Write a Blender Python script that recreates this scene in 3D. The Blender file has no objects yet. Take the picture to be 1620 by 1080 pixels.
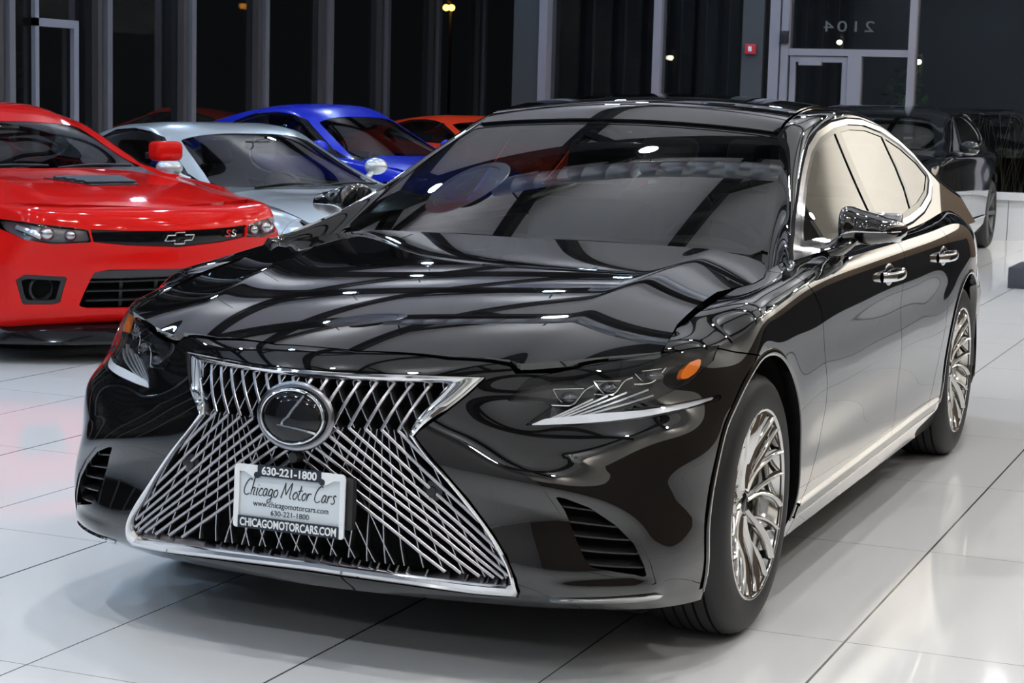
import bpy, bmesh, math, random
import numpy as np
from mathutils import Vector, Matrix, Euler
SC = bpy.context.scene
COL = SC.collection
random.seed(7)
# ------------------------------------------------------------------ camera, world, exposure
cam_d = bpy.data.cameras.new('camera'); cam = bpy.data.objects.new('camera', cam_d); COL.objects.link(cam)
cam_d.sensor_fit = 'HORIZONTAL'; cam_d.sensor_width = 36.0; cam_d.lens = 3037.1*36.0/1620
cam.location = (2.3020, -5.0490, 1.4500)
cam.rotation_euler = (math.radians(82.822090), math.radians(-1.510083), math.radians(22.966054))
cam_d.clip_end = 300
cam_d.dof.use_dof = True; cam_d.dof.focus_distance = 6.2; cam_d.dof.aperture_fstop = 16
SC.camera = cam
W = bpy.data.worlds.new('night'); SC.world = W; W.use_nodes = True
W.node_tree.nodes['Background'].inputs[0].default_value = (.008, .009, .010, 1)
W.node_tree.nodes['Background'].inputs[1].default_value = .6
SC.view_settings.view_transform = 'Standard'; SC.view_settings.look = 'None'
SC.view_settings.gamma = 1; SC.view_settings.exposure = 0.0
SC.view_settings.use_curve_mapping = False
LAMP_POWER = 600.0
# ------------------------------------------------------------------ surfaces (numpy only)
import numpy as np
def spl(knots, t):
    """matrix of the natural cubic spline through values at knots, evaluated at t"""
    k = np.asarray(knots, float); n = len(k); h = np.diff(k)
    A = np.zeros((n, n)); B = np.zeros((n, n)); A[0, 0] = A[-1, -1] = 1
    for i in range(1, n-1):
        A[i, i-1] = h[i-1]; A[i, i] = 2*(h[i-1]+h[i]); A[i, i+1] = h[i]
        B[i, i-1] = 6/h[i-1]; B[i, i] = -6/h[i-1]-6/h[i]; B[i, i+1] = 6/h[i]
    M2 = np.linalg.solve(A, B)
    t = np.asarray(t, float); j = np.clip(np.searchsorted(k, t, side='right')-1, 0, n-2)
    hj = h[j]; a = (k[j+1]-t)/hj; b = (t-k[j])/hj
    E = np.zeros((len(t), n)); r = np.arange(len(t)); E[r, j] = a; E[r, j+1] += b
    return E + ((a**3-a)*hj**2/6)[:, None]*M2[j] + ((b**3-b)*hj**2/6)[:, None]*M2[j+1]
def sp1(xs, ys, t):
    return spl(xs, np.atleast_1d(t)) @ np.asarray(ys, float)
def chord(P):
    P = np.asarray(P, float)
    return np.concatenate([[0], np.cumsum(np.linalg.norm(np.diff(P, axis=0), axis=1))])
def curve(P, n=None, step=None, closed=False):
    """smooth curve through points"""
    P = np.asarray(P, float)
    if closed:
        m = len(P); Q = np.concatenate([P[-3:], P, P[:4]]); c = chord(Q)
        if n is None: n = max(8, int((c[3+m]-c[3])/step))
        return spl(c, np.linspace(c[3], c[3+m], n, endpoint=False)) @ Q
    c = chord(P)
    if n is None: n = max(4, int(c[-1]/step)+1)
    return spl(c, np.linspace(0, c[-1], n)) @ P
def resample(P, n=None, step=None, closed=False):
    P = np.asarray(P, float)
    if closed: P = np.concatenate([P, P[:1]])
    c = chord(P)
    if n is None: n = max(2, int(round(c[-1]/step))+1)
    t = np.linspace(0, c[-1], n, endpoint=not closed)
    return np.stack([np.interp(t, c, P[:, i]) for i in range(P.shape[1])], 1)
def grid_tris(nu, nv, flip=False):
    i = np.arange(nu*nv).reshape(nu, nv)
    a, b, c, d = i[:-1, :-1].ravel(), i[1:, :-1].ravel(), i[1:, 1:].ravel(), i[:-1, 1:].ravel()
    T = np.concatenate([np.stack([a, b, c], 1), np.stack([a, c, d], 1)])
    return T[:, ::-1].copy() if flip else T
def grid_normals(G):
    du = np.gradient(G, axis=0); dv = np.gradient(G, axis=1)
    n = np.cross(du, dv); return n/np.maximum(np.linalg.norm(n, axis=-1, keepdims=True), 1e-12)
class Surf:
    """tensor spline surface through a grid of points P[u, v]"""
    def __init__(s, P, uk=None, vk=None):
        s.P = np.asarray(P, float)
        s.uk = np.mean([chord(s.P[:, j]) for j in range(s.P.shape[1])], 0) if uk is None else np.asarray(uk, float)
        s.vk = np.mean([chord(s.P[i]) for i in range(s.P.shape[0])], 0) if vk is None else np.asarray(vk, float)
    def ev(s, u, v):
        return np.einsum('ai,ijk,bj->abk', spl(s.uk, u), s.P, spl(s.vk, v))
    def pts(s, u, v):
        return np.einsum('ai,ijk,aj->ak', spl(s.uk, u), s.P, spl(s.vk, v))
def tps(P, Z, lam=0.0):
    """thin plate height function z = g(x, y)"""
    P = np.asarray(P, float); n = len(P)
    K = lambda D: np.where(D > 0, D*D*np.log(np.maximum(D, 1e-12)), 0)
    D = np.linalg.norm(P[:, None]-P[None], axis=2); A = np.zeros((n+3, n+3))
    A[:n, :n] = K(D)+lam*np.eye(n); A[:n, n] = 1; A[:n, n+1:] = P; A[n:, :n] = A[:n, n:].T
    w = np.linalg.solve(A, np.concatenate([Z, [0, 0, 0]]))
    def g(Q):
        Q = np.asarray(Q, float); out = np.empty(len(Q))
        for i in range(0, len(Q), 20000):
            q = Q[i:i+20000]; D = np.linalg.norm(q[:, None]-P[None], axis=2)
            out[i:i+20000] = K(D) @ w[:n] + w[n] + q @ w[n+1:]
        return out
    return g
def sdf(Q, poly):
    """signed distance to a closed 2D polygon, negative inside"""
    Q = np.asarray(Q, float); poly = np.asarray(poly, float)
    d = np.full(len(Q), 1e9); ins = np.zeros(len(Q), bool)
    for a, b in zip(poly, np.roll(poly, -1, axis=0)):
        e = b-a; w = Q-a; t = np.clip((w @ e)/max(e @ e, 1e-18), 0, 1)
        d = np.minimum(d, np.linalg.norm(w-t[:, None]*e, axis=1))
        c = ((a[1] > Q[:, 1]) != (b[1] > Q[:, 1]))
        if c.any():
            xi = a[0]+(Q[c, 1]-a[1])*(b[0]-a[0])/(b[1]-a[1]); ins[c] ^= Q[c, 0] < xi
    return np.where(ins, -d, d)
def pldist(Q, line):
    """distance to an open polyline and its arclength fraction (any dimension)"""
    line = np.asarray(line, float); c = chord(line); d = np.full(len(Q), 1e9); s = np.zeros(len(Q))
    for i in range(len(line)-1):
        a = line[i]; e = line[i+1]-a; w = Q-a; t = np.clip((w @ e)/max(e @ e, 1e-18), 0, 1)
        di = np.linalg.norm(w-t[:, None]*e, axis=1); m = di < d
        d[m] = di[m]; s[m] = (c[i]+t[m]*(c[i+1]-c[i]))/c[-1]
    return d, s
def clip(M, phi):
    """keep the part of the mesh M=(V,N,T) where phi < 0"""
    V, N, T = M
    phi = np.where(np.abs(phi) < 1e-7, 1e-7, phi)
    ins = phi < 0; cnt = ins[T].sum(1)
    keep = T[cnt == 3]; newT = [keep]; ext = [V]; extN = [N]; base = len(V)
    edges = {}
    part = T[(cnt == 1) | (cnt == 2)]
    if len(part):
        one = ins[part].sum(1) == 1
        # rotate so that the lone vertex is first
        key = np.where(one[:, None], ins[part], ~ins[part]).argmax(1)
        r = np.arange(len(part)); a = part[r, key]; b = part[r, (key+1) % 3]; c = part[r, (key+2) % 3]
        E = np.concatenate([np.sort(np.stack([a, b], 1), 1), np.sort(np.stack([a, c], 1), 1)])
        Eu, inv = np.unique(E, axis=0, return_inverse=True); inv = inv.ravel()
        p, q = Eu[:, 0], Eu[:, 1]; t = phi[p]/(phi[p]-phi[q])
        nv = V[p]+(V[q]-V[p])*t[:, None]; nn = N[p]+(N[q]-N[p])*t[:, None]
        nn /= np.maximum(np.linalg.norm(nn, axis=1, keepdims=True), 1e-12)
        ext.append(nv); extN.append(nn)
        ab = inv[:len(part)]+base; ac = inv[len(part):]+base
        newT.append(np.stack([a, ab, ac], 1)[one])
        o = ~one
        newT.append(np.stack([ab, b, c], 1)[o]); newT.append(np.stack([ab, c, ac], 1)[o])
    T2 = np.concatenate(newT); V2 = np.concatenate(ext); N2 = np.concatenate(extN)
    return compact((V2, N2, T2))
def compact(M):
    V, N, T = M
    used = np.zeros(len(V), bool); used[T.ravel()] = True
    mp = np.cumsum(used)-1
    return V[used], N[used], mp[T]
def mirror(M):
    V, N, T = M
    s = np.array([-1, 1, 1.0]); return V*s, N*s, T[:, ::-1].copy()
def join(*Ms):
    V, N, T = [], [], []; o = 0
    for m in Ms:
        V.append(m[0]); N.append(m[1]); T.append(m[2]+o); o += len(m[0])
    return np.concatenate(V), np.concatenate(N), np.concatenate(T)
def rim(M, depth, inward=0.0):
    """adds a folded edge of the given depth round every open edge of M"""
    V, N, T = M
    E = np.concatenate([T[:, [0, 1]], T[:, [1, 2]], T[:, [2, 0]]])
    S = np.sort(E, 1); key = S[:, 0]*len(V)+S[:, 1]
    u, idx, cnt = np.unique(key, return_index=True, return_counts=True)
    B = E[idx[cnt == 1]]
    if not len(B): return M
    # drop edges on the mirror plane
    B = B[~((np.abs(V[B[:, 0], 0]) < 1e-6) & (np.abs(V[B[:, 1], 0]) < 1e-6))]
    a, b = B[:, 0], B[:, 1]; o = len(V); n = len(B)
    t = V[b]-V[a]; t /= np.maximum(np.linalg.norm(t, axis=1, keepdims=True), 1e-12)
    out = np.cross(t, N[a]+N[b]); out /= np.maximum(np.linalg.norm(out, axis=1, keepdims=True), 1e-12)
    NV = np.concatenate([V[a], V[b], V[b]-N[b]*depth-out*inward, V[a]-N[a]*depth-out*inward])
    i = np.arange(n); i0, i1, i2, i3 = i+o, i+o+n, i+o+2*n, i+o+3*n
    NT = np.concatenate([np.stack([i1, i0, i3], 1), np.stack([i1, i3, i2], 1)])
    NN = np.concatenate([out]*4)
    return np.concatenate([V, NV]), np.concatenate([N, NN]), np.concatenate([T, NT])
def mesh_normals(V, T):
    n = np.cross(V[T[:, 1]]-V[T[:, 0]], V[T[:, 2]]-V[T[:, 0]]); N = np.zeros_like(V)
    for k in range(3): np.add.at(N, T[:, k], n)
    return N/np.maximum(np.linalg.norm(N, axis=1, keepdims=True), 1e-12)
def offset(M, d):
    return M[0]+M[1]*d, M[1], M[2]

def smooth_mesh(M, n_pos=0, n_nrm=0):
    """relax positions and/or normals over the mesh (open edges held for positions)"""
    V, N, T = M; E = np.concatenate([T[:, [0, 1]], T[:, [1, 2]], T[:, [2, 0]]]); S = np.sort(E, 1)
    u, c = np.unique(S, axis=0, return_counts=True); bd = np.zeros(len(V), bool); bd[u[c == 1].ravel()] = True
    deg = np.zeros(len(V)); np.add.at(deg, u[:, 0], 1); np.add.at(deg, u[:, 1], 1); deg = np.maximum(deg, 1)[:, None]
    def avg(A):
        B = np.zeros_like(A); np.add.at(B, u[:, 0], A[u[:, 1]]); np.add.at(B, u[:, 1], A[u[:, 0]]); return B/deg
    V = V.copy(); N = N.copy()
    for _ in range(n_pos): V = np.where(bd[:, None], V, .5*V+.5*avg(V))
    if n_pos: N = mesh_normals(V, T)
    for _ in range(n_nrm): N = .5*N+.5*avg(N)
    return V, N/np.maximum(np.linalg.norm(N, axis=1, keepdims=True), 1e-12), T
# ------------------------------------------------------------------ the black sedan: its surfaces
def front_cols():
    K = [  # per level: plan points of ten columns from the centre round the corner, and height
     ([(0,-.785),(.16,-.775),(.31,-.757),(.45,-.733),(.59,-.70),(.715,-.65),(.815,-.59),(.878,-.51),(.912,-.41),(.905,-.26)], [.195]*10),
     ([(0,-.872),(.16,-.868),(.32,-.861),(.47,-.846),(.61,-.815),(.742,-.75),(.842,-.655),(.90,-.54),(.932,-.42),(.935,-.26)], [.27]*10),
     ([(0,-.908),(.16,-.90),(.32,-.882),(.472,-.853),(.613,-.806),(.742,-.738),(.845,-.65),(.906,-.535),(.936,-.41),(.94,-.26)], [.40]*10),
     ([(0,-.93),(.16,-.917),(.32,-.889),(.468,-.85),(.607,-.797),(.735,-.73),(.838,-.643),(.903,-.53),(.934,-.405),(.943,-.26)], [.52]*10),
     ([(0,-.938),(.16,-.918),(.31,-.883),(.452,-.828),(.585,-.757),(.71,-.695),(.818,-.626),(.891,-.522),(.928,-.395),(.942,-.26)], [.64]*10),
     ([(0,-.925),(.155,-.903),(.30,-.848),(.43,-.773),(.555,-.695),(.675,-.632),(.772,-.562),(.845,-.474),(.908,-.38),(.935,-.25)], [.735,.735,.735,.735,.735,.735,.735,.737,.745,.77]),
     ([(0,-.876),(.15,-.857),(.29,-.800),(.41,-.738),(.53,-.666),(.645,-.600),(.742,-.524),(.82,-.442),(.868,-.345),(.878,-.225)], [.80,.80,.801,.803,.806,.81,.815,.831,.836,.857]),
     ([(0,-.78),(.135,-.765),(.265,-.722),(.38,-.668),(.492,-.598),(.595,-.533),(.683,-.457),(.747,-.372),(.782,-.29),(.79,-.20)], [.843,.843,.843,.843,.844,.846,.85,.858,.876,.896]),
    ]
    return np.array([[(*xy, z) for xy, z in zip(c, zz)] for c, zz in K]).transpose(1, 0, 2)   # [col, level]
SY  = [-.08, .06, .22, .42, .70, 1.1, 1.6, 2.1, 2.55, 2.85, 3.12, 3.40, 3.68]
#        k0 (x,z)      k1            k2            k3            k4
SX = {0: [.90,.895,.893,.89,.89,.89,.89,.89,.89,.893,.895,.89,.86],
      1: [.937,.937,.934,.93,.928,.928,.928,.928,.93,.935,.937,.93,.905],
      2: [.943,.943,.940,.938,.937,.936,.936,.937,.942,.945,.948,.935,.895],
      3: [.947,.948,.945,.948,.949,.950,.950,.950,.951,.952,.954,.938,.893],
      4: [.946,.946,.946,.946,.946,.947,.947,.9475,.949,.954,.952,.935,.885],
      5: [.934,.932,.931,.932,.935,.937,.938,.938,.938,.934,.926,.90,.852],
      6: [.880,.880,.880,.882,.884,.884,.883,.882,.880,.872,.853,.818,.765],
      7: [.795,.797,.80,.805,.81,.81,.81,.81,.80,.785,.76,.72,.665]}
SZ = {0: [.187,.182,.178]+[.176]*9+[.185], 1: [.30]*13, 2: [.44]*13, 3: [.60]*13, 4: [.77]*13,
      5: [.873,.892,.908,.925,.937,.943,.946,.949,.953,.957,.957,.95,.935],
      6: [.908,.926,.94,.958,.980,.990,.993,.996,1.002,1.01,1.018,1.018,1.00],
      7: [.913,.93,.946,.966,.992,1.0,1.0,1.0,1.01,1.025,1.045,1.055,1.045]}
def side_cols():
    return np.array([[(SX[k][i], SY[i], SZ[k][i]) for k in range(8)] for i in range(13)])
def rear_cols():
    K = [([(.80,3.93),(.70,4.06),(.50,4.14),(.25,4.18),(0,4.19)], .26),
         ([(.85,3.95),(.76,4.12),(.55,4.22),(.28,4.265),(0,4.28)], .34),
         ([(.865,3.95),(.78,4.14),(.56,4.24),(.28,4.285),(0,4.30)], .46),
         ([(.87,3.95),(.785,4.14),(.57,4.24),(.28,4.285),(0,4.30)], .60),
         ([(.845,3.93),(.765,4.12),(.56,4.22),(.28,4.26),(0,4.27)], .78),
         ([(.80,3.91),(.725,4.10),(.55,4.20),(.28,4.24),(0,4.25)], .925),
         ([(.71,3.90),(.64,4.06),(.50,4.15),(.25,4.18),(0,4.19)], 1.0),
         ([(.61,3.86),(.55,3.97),(.44,4.05),(.22,4.07),(0,4.08)], 1.045)]
    return np.array([[(*xy, z) for xy in c] for c, z in K]).transpose(1, 0, 2)
def hero_ring(nu=620, nv=96):
    F, S, Rr = front_cols(), side_cols(), rear_cols()
    fl = np.array([-1, 1, 1.])
    P = np.concatenate([F[2:0:-1]*fl, F, S, Rr, Rr[-2:-4:-1]*fl])
    s = Surf(P); u0, u1 = s.uk[2], s.uk[len(P)-3]
    # finer at the nose, coarser along the doors
    uf = s.uk[2+9]
    u = np.concatenate([np.linspace(u0, uf, int(nu*.42), endpoint=False), np.linspace(uf, u1, nu-int(nu*.42))])
    v = np.linspace(s.vk[0], s.vk[-1], nv)
    return s, u, v
def hero_disp(V, N):
    return V
GY = [.42, .58, .74, .95, 1.2, 1.45, 1.75, 2.1, 2.5, 2.85, 3.2, 3.5, 3.8]
GSEC = [  # belt, lower glass, upper glass, rail, and three points of the top
 [(.87,.965),(.862,.975),(.85,.98),(.81,.985),(.62,.96),(.33,.955),(0,.955)],
 [(.87,.97),(.858,.99),(.845,1.0),(.80,1.005),(.64,1.0),(.33,1.022),(0,1.03)],
 [(.87,.97),(.852,1.01),(.832,1.03),(.788,1.04),(.655,1.06),(.34,1.092),(0,1.103)],
 [(.87,.97),(.833,1.05),(.80,1.088),(.747,1.104),(.64,1.136),(.34,1.19),(0,1.20)],
 [(.87,.97),(.815,1.10),(.757,1.187),(.70,1.218),(.61,1.25),(.33,1.303),(0,1.31)],
 [(.87,.97),(.802,1.14),(.727,1.297),(.657,1.328),(.565,1.358),(.31,1.395),(0,1.40)],
 [(.87,.97),(.797,1.16),(.708,1.365),(.64,1.402),(.545,1.43),(.30,1.457),(0,1.462)],
 [(.87,.97),(.797,1.165),(.702,1.38),(.637,1.422),(.54,1.45),(.30,1.471),(0,1.477)],
 [(.87,.975),(.80,1.16),(.715,1.358),(.65,1.41),(.54,1.432),(.30,1.452),(0,1.459)],
 [(.868,.985),(.812,1.13),(.742,1.272),(.675,1.338),(.55,1.37),(.30,1.395),(0,1.403)],
 [(.85,1.01),(.815,1.105),(.765,1.187),(.69,1.247),(.555,1.287),(.30,1.315),(0,1.324)],
 [(.82,1.04),(.795,1.09),(.755,1.13),(.68,1.172),(.545,1.205),(.30,1.23),(0,1.238)],
 [(.77,1.05),(.75,1.065),(.72,1.08),(.65,1.10),(.52,1.12),(.30,1.135),(0,1.14)]]
def green_rows():
    A = np.array([[(x, y, z) for x, z in sec] for y, sec in zip(GY, GSEC)]); t = (np.array(GY)-2.0)/1.8
    for j in range(1, 6):
        for k in (0, 2):
            c = np.polyfit(t, A[:, j, k], 7); A[:, j, k] = .25*A[:, j, k]+.75*np.polyval(c, t)
    return A
def hero_green(nu=260, nv=120):
    A = green_rows()
    B = A[:, -2:-5:-1]*np.array([-1, 1, 1.])
    s = Surf(np.concatenate([A, B], 1))
    u = np.linspace(s.uk[0], s.uk[-1], nu); v = np.linspace(s.vk[0], s.vk[6], nv)
    return s, u, v
def hood_fn(ring, tx=lambda x: x, ty=lambda y: y, tz=lambda z: z, crease=True):
    """height of the bonnet over (x, y): a smooth sheet, with a crease either side of the centre dome"""
    k6, k7 = ring.vk[6], ring.vk[7]; us = np.linspace(ring.uk[2], ring.uk[2+14], 60)
    E = np.concatenate([ring.pts(us, np.full(len(us), k6+f*(k7-k6))) for f in (.35, .6, .85, 1.0)])
    I = []
    for y, zc in ((-.6,.893),(-.35,.934),(-.1,.964),(.15,.987),(.38,1.006),(.58,1.022)):
        for x, d in ((0,0),(.15,.001),(.3,.0035),(.45,.008)):
            if x < .1 or y > -.5 and x < .4 or y > -.2: I.append((tx(x),float(ty(y)),float(tz(zc-d))))
    I = np.array(I)
    def basis(x, y):
        x = np.abs(x); q = x/.8; r = y/.8; xc = .505+.085*(y+.8)/1.3; w = .007
        c = np.logaddexp(0, (x-xc)/w)*w
        B = [q**i*r**j for i in (0, 2, 4) for j in range(4) if i/2+j <= 4]+[r**4]
        return np.stack(B+([c, c*r, c*r*r, c*c] if crease else [q**6, q**6*r]), 1)
    A = np.concatenate([basis(E[:, 0], E[:, 1]), basis(I[:, 0], I[:, 1])]); z = np.concatenate([E[:, 2], I[:, 2]])
    w = np.concatenate([np.ones(len(E))*1.5, np.ones(len(I))])
    co = np.linalg.solve(A.T @ (A*w[:, None])+5e-5*np.eye(A.shape[1]), A.T @ (z*w))
    hood_fn.res = A @ co-z
    return lambda Q: basis(np.asarray(Q, float)[:, 0], np.asarray(Q, float)[:, 1]) @ co
def poly_fit(P, nx=2, ny=3, yo=0., ys=1.):
    """smooth sheet z(x, y), even in x, through a cloud of points"""
    b = lambda Q: np.stack([Q[:, 0]**(2*i)*((Q[:, 1]-yo)/ys)**j for i in range(nx+1) for j in range(ny+1)], 1)
    co = np.linalg.lstsq(b(P), P[:, 2], rcond=1e-9)[0]
    return lambda Q: b(np.asarray(Q, float)) @ co
def graph_mesh(f, x0, x1, y0, y1, nx, ny):
    gx, gy = np.meshgrid(np.linspace(x0, x1, nx), np.linspace(y0, y1, ny), indexing='ij')
    G = np.stack([gx, gy, f(np.stack([gx.ravel(), gy.ravel()], 1)).reshape(gx.shape)], 2)
    return G.reshape(-1, 3), grid_normals(G).reshape(-1, 3), grid_tris(nx, ny)
RIDGES = [  # folds pressed into the bumper skin: (x, z) line, height, half width
    ([(.36,.575),(.47,.560),(.60,.532),(.72,.497),(.80,.452),(.855,.385),(.882,.30),(.888,.235)], .011, .062),
    ([(.57,.262),(.68,.262),(.80,.264),(.87,.262)], .010, .030)]
def nose_disp(P):
    """how far the folds lift the skin at points (x, y, z) of the nose"""
    Q = np.stack([np.abs(P[:, 0]), P[:, 2]], 1); out = np.zeros(len(P)); m = P[:, 1] < -.2; q = Q[m]; o = np.zeros(len(q))
    for line, h, w in RIDGES:
        d, s = pldist(q, curve(np.array(line), 40)); e = .006
        t = 1-np.minimum((np.sqrt(d*d+e*e)-e)/w, 1); t = t*t*(3-2*t)*.4+t*.6
        f = np.clip(np.minimum(s/.40, (1-s)/.12), 0, 1); o += h*t*f*f*(3-2*f)
    out[m] = o; return out
def trunk_fn(ring):
    k6, k7 = ring.vk[6], ring.vk[7]; n = len(ring.uk); us = np.linspace(ring.uk[2+19], ring.uk[n-3], 16)
    E = np.concatenate([ring.pts(us, np.full(len(us), v)) for v in (k6+.5*(k7-k6), k7)])
    I = np.array([(0,3.75,1.09),(.3,3.75,1.085),(.5,3.7,1.075),(0,3.95,1.07),(.3,3.95,1.067)])
    P = np.concatenate([E, I]); Q = P[P[:, 0] > 1e-4]*np.array([-1, 1, 1.]); P = np.concatenate([P, Q])
    return tps(P[:, :2], P[:, 2])
def surf_mesh(s, u, v, flip=False):
    G = s.ev(u, v); N = grid_normals(G); T = grid_tris(len(u), len(v), flip)
    N = N.reshape(-1, 3); 
    if flip: N = -N
    return G.reshape(-1, 3), N, T
def shield_fn():
    """the windshield: one profile swept back along a plan curve"""
    c = np.polyfit([.540, .78, 1.0, 1.20, 1.366], [1.008, 1.128, 1.226, 1.308, 1.373], 2)
    return lambda Q: np.polyval(c, np.asarray(Q)[:, 1]-.31*np.asarray(Q)[:, 0]**2)
def side_x(y, z):
    """half width of the side glass"""
    t = np.logaddexp(0, (1.9-y)/.9/.18)*.18; dz = z-.985
    return .868-.66*dz+.2*dz*dz-.036*t*(1-np.exp(-np.maximum(dz, 0)/.07))-.012*((y-1.9)/1.1)**2*(y > 1.9)
ZD = ([.40,.56,.784,1.03,1.27,1.457,1.647,1.877,2.137,2.396,2.677,2.935,3.132,3.30,3.5,3.8], [.955,.992,1.056,1.147,1.246,1.317,1.365,1.397,1.411,1.407,1.379,1.328,1.266,1.190,1.115,1.05])
XI = ([.40,.62,.74,.846,.97,1.104,1.252,1.391,1.55,1.8,2.1,2.5,2.9,3.3,3.8], [.80,.755,.727,.708,.684,.651,.611,.570,.553,.530,.510,.505,.51,.52,.50])
ZC_ = ([1.2,1.45,1.75,2.1,2.5,2.85,3.2,3.5,3.8], [1.398,1.425,1.464,1.482,1.466,1.412,1.330,1.238,1.14])
def roof_fn(Q):
    Q = np.asarray(Q, float); zc = sp1(ZC_[0], ZC_[1], np.clip(Q[:, 1], 1.2, 3.85)); return zc-.13*Q[:, 0]**2
def top_fn(Q):
    """windshield running over into the roof"""
    Q = np.asarray(Q, float); a = shield_fn()(Q); b = roof_fn(Q); k = .004
    m = np.minimum(a, b); s = np.where(Q[:, 1] < 2.0, -k*np.log(np.exp(-(a-m)/k)+np.exp(-(b-m)/k))+m, b); return s
def green_mesh(ny=230, n1=46, n2=26, n3=44):
    """right half of the cabin shell: side, rounded rail, top"""
    ys = np.linspace(.42, 3.8, ny); zd = sp1(ZD[0], ZD[1], ys); xi = sp1(XI[0], XI[1], ys); G = np.empty((ny, n1+n2+n3, 3))
    for i, y in enumerate(ys):
        z1 = max(zd[i]+.004, .975); zl = np.linspace(.955 if y < 3 else .955, z1, n1); A = np.stack([side_x(y, zl), zl], 1)
        P2 = np.array([xi[i], top_fn([(xi[i], y)])[0]]); P1 = A[-1]
        t1 = A[-1]-A[-2]; t1 /= np.linalg.norm(t1); q = top_fn([(xi[i]+.004, y)])[0]; t2 = np.array([.004, q-P2[1]]); t2 /= np.linalg.norm(t2)
        L = np.linalg.norm(P2-P1); h1, h2 = L*.34, L*.42; t = np.linspace(0, 1, n2+2)[1:-1, None]
        B = (1-t)**3*P1+3*(1-t)**2*t*(P1+t1*h1)+3*(1-t)*t*t*(P2+t2*h2)+t**3*P2
        xx = np.linspace(xi[i], 0, n3); T_ = np.stack([xx, top_fn(np.stack([xx, np.full(n3, y)], 1))], 1)
        S = np.concatenate([A, B, T_]); G[i] = np.stack([S[:, 0], np.full(len(S), y), S[:, 1]], 1)
    return G.reshape(-1, 3), grid_normals(G).reshape(-1, 3), grid_tris(ny, n1+n2+n3)
# ------------------------------------------------------------------ bpy helpers
def put(name, M, mat, parent=None, angle=None):
    """one mesh object from (V, N, faces); N may be None"""
    V, N, F = M
    me = bpy.data.meshes.new(name)
    V = np.asarray(V, np.float32)
    if isinstance(F, np.ndarray):
        n, k = F.shape
        me.vertices.add(len(V)); me.vertices.foreach_set('co', V.ravel())
        me.loops.add(n*k); me.loops.foreach_set('vertex_index', F.astype(np.int32).ravel())
        me.polygons.add(n); me.polygons.foreach_set('loop_start', np.arange(0, n*k, k, dtype=np.int32))
        me.update(calc_edges=True); me.validate()
    else:
        me.from_pydata([tuple(map(float, v)) for v in V], [], [tuple(int(i) for i in f) for f in F]); me.update()
    me.polygons.foreach_set('use_smooth', np.ones(len(me.polygons), bool))
    if N is not None and len(N) == len(me.vertices):
        me.normals_split_custom_set_from_vertices(np.asarray(N, np.float32))
    else:
        me.set_sharp_from_angle(angle=math.radians(35 if angle is None else angle))
    for m in (mat if isinstance(mat, (list, tuple)) else [mat]): me.materials.append(m)
    o = bpy.data.objects.new(name, me); COL.objects.link(o)
    if parent is not None: o.parent = parent
    return o
def thing(name, label, cat, loc=(0, 0, 0), rotz=0, group=None):
    o = bpy.data.objects.new(name, None); COL.objects.link(o); o.empty_display_size = .2
    o.location = loc; o.rotation_euler = (0, 0, rotz); return tag(o, label, cat, group)
def tag(o, label, cat, group=None):
    o['label'] = label; o['category'] = cat
    if group: o['group'] = group
    return o
def struct(name, M, mat, parent=None, angle=30):
    o = put(name, M, mat, parent, angle)
    o['kind'] = 'structure'; return o
def dup(root, loc, rotz=None, label=None, group=None, name=None):
    r = root.copy(); COL.objects.link(r); r.location = loc
    if rotz is not None: r.rotation_euler = (0, 0, rotz)
    if label: r['label'] = label
    if group: r['group'] = group
    def rec(a, b):
        for ch in list(a.children):
            q = ch.copy(); COL.objects.link(q); q.parent = b; rec(ch, q)
    rec(root, r); return r
# --- raw shapes, all return (V, None, F)
def cat(*Ms):
    V, F, o = [], [], 0
    for v, _, f in Ms:
        V.append(np.asarray(v, float)); F += [tuple(int(i)+o for i in q) for q in f]; o += len(v)
    return np.concatenate(V), None, F
def box(x0, x1, y0, y1, z0, z1):
    V = [(x, y, z) for x in (x0, x1) for y in (y0, y1) for z in (z0, z1)]
    return np.array(V, float), None, [(0,1,3,2),(4,6,7,5),(0,4,5,1),(2,3,7,6),(0,2,6,4),(1,5,7,3)]
def bbox(x0, x1, y0, y1, z0, z1, r=.01, seg=2):
    bm = bmesh.new(); V, _, F = box(x0, x1, y0, y1, z0, z1)
    vs = [bm.verts.new(v) for v in V]
    for f in F: bm.faces.new([vs[i] for i in f])
    bmesh.ops.recalc_face_normals(bm, faces=bm.faces)
    bmesh.ops.bevel(bm, geom=list(bm.edges), offset=r, segments=seg, profile=.5, affect='EDGES')
    return from_bm(bm)
def from_bm(bm):
    bm.verts.index_update()
    V = np.array([v.co[:] for v in bm.verts]); F = [tuple(v.index for v in f.verts) for f in bm.faces]
    bm.free(); return V, None, F
def xf(M, loc=(0,0,0), rot=(0,0,0), scale=(1,1,1)):
    m = np.array(Matrix.LocRotScale(Vector(loc), Euler(rot), Vector(scale)))
    V = np.asarray(M[0]) @ m[:3, :3].T + m[:3, 3]
    F = M[2]
    if scale[0]*scale[1]*scale[2] < 0: F = [tuple(reversed(f)) for f in F]
    return V, None, F
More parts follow.
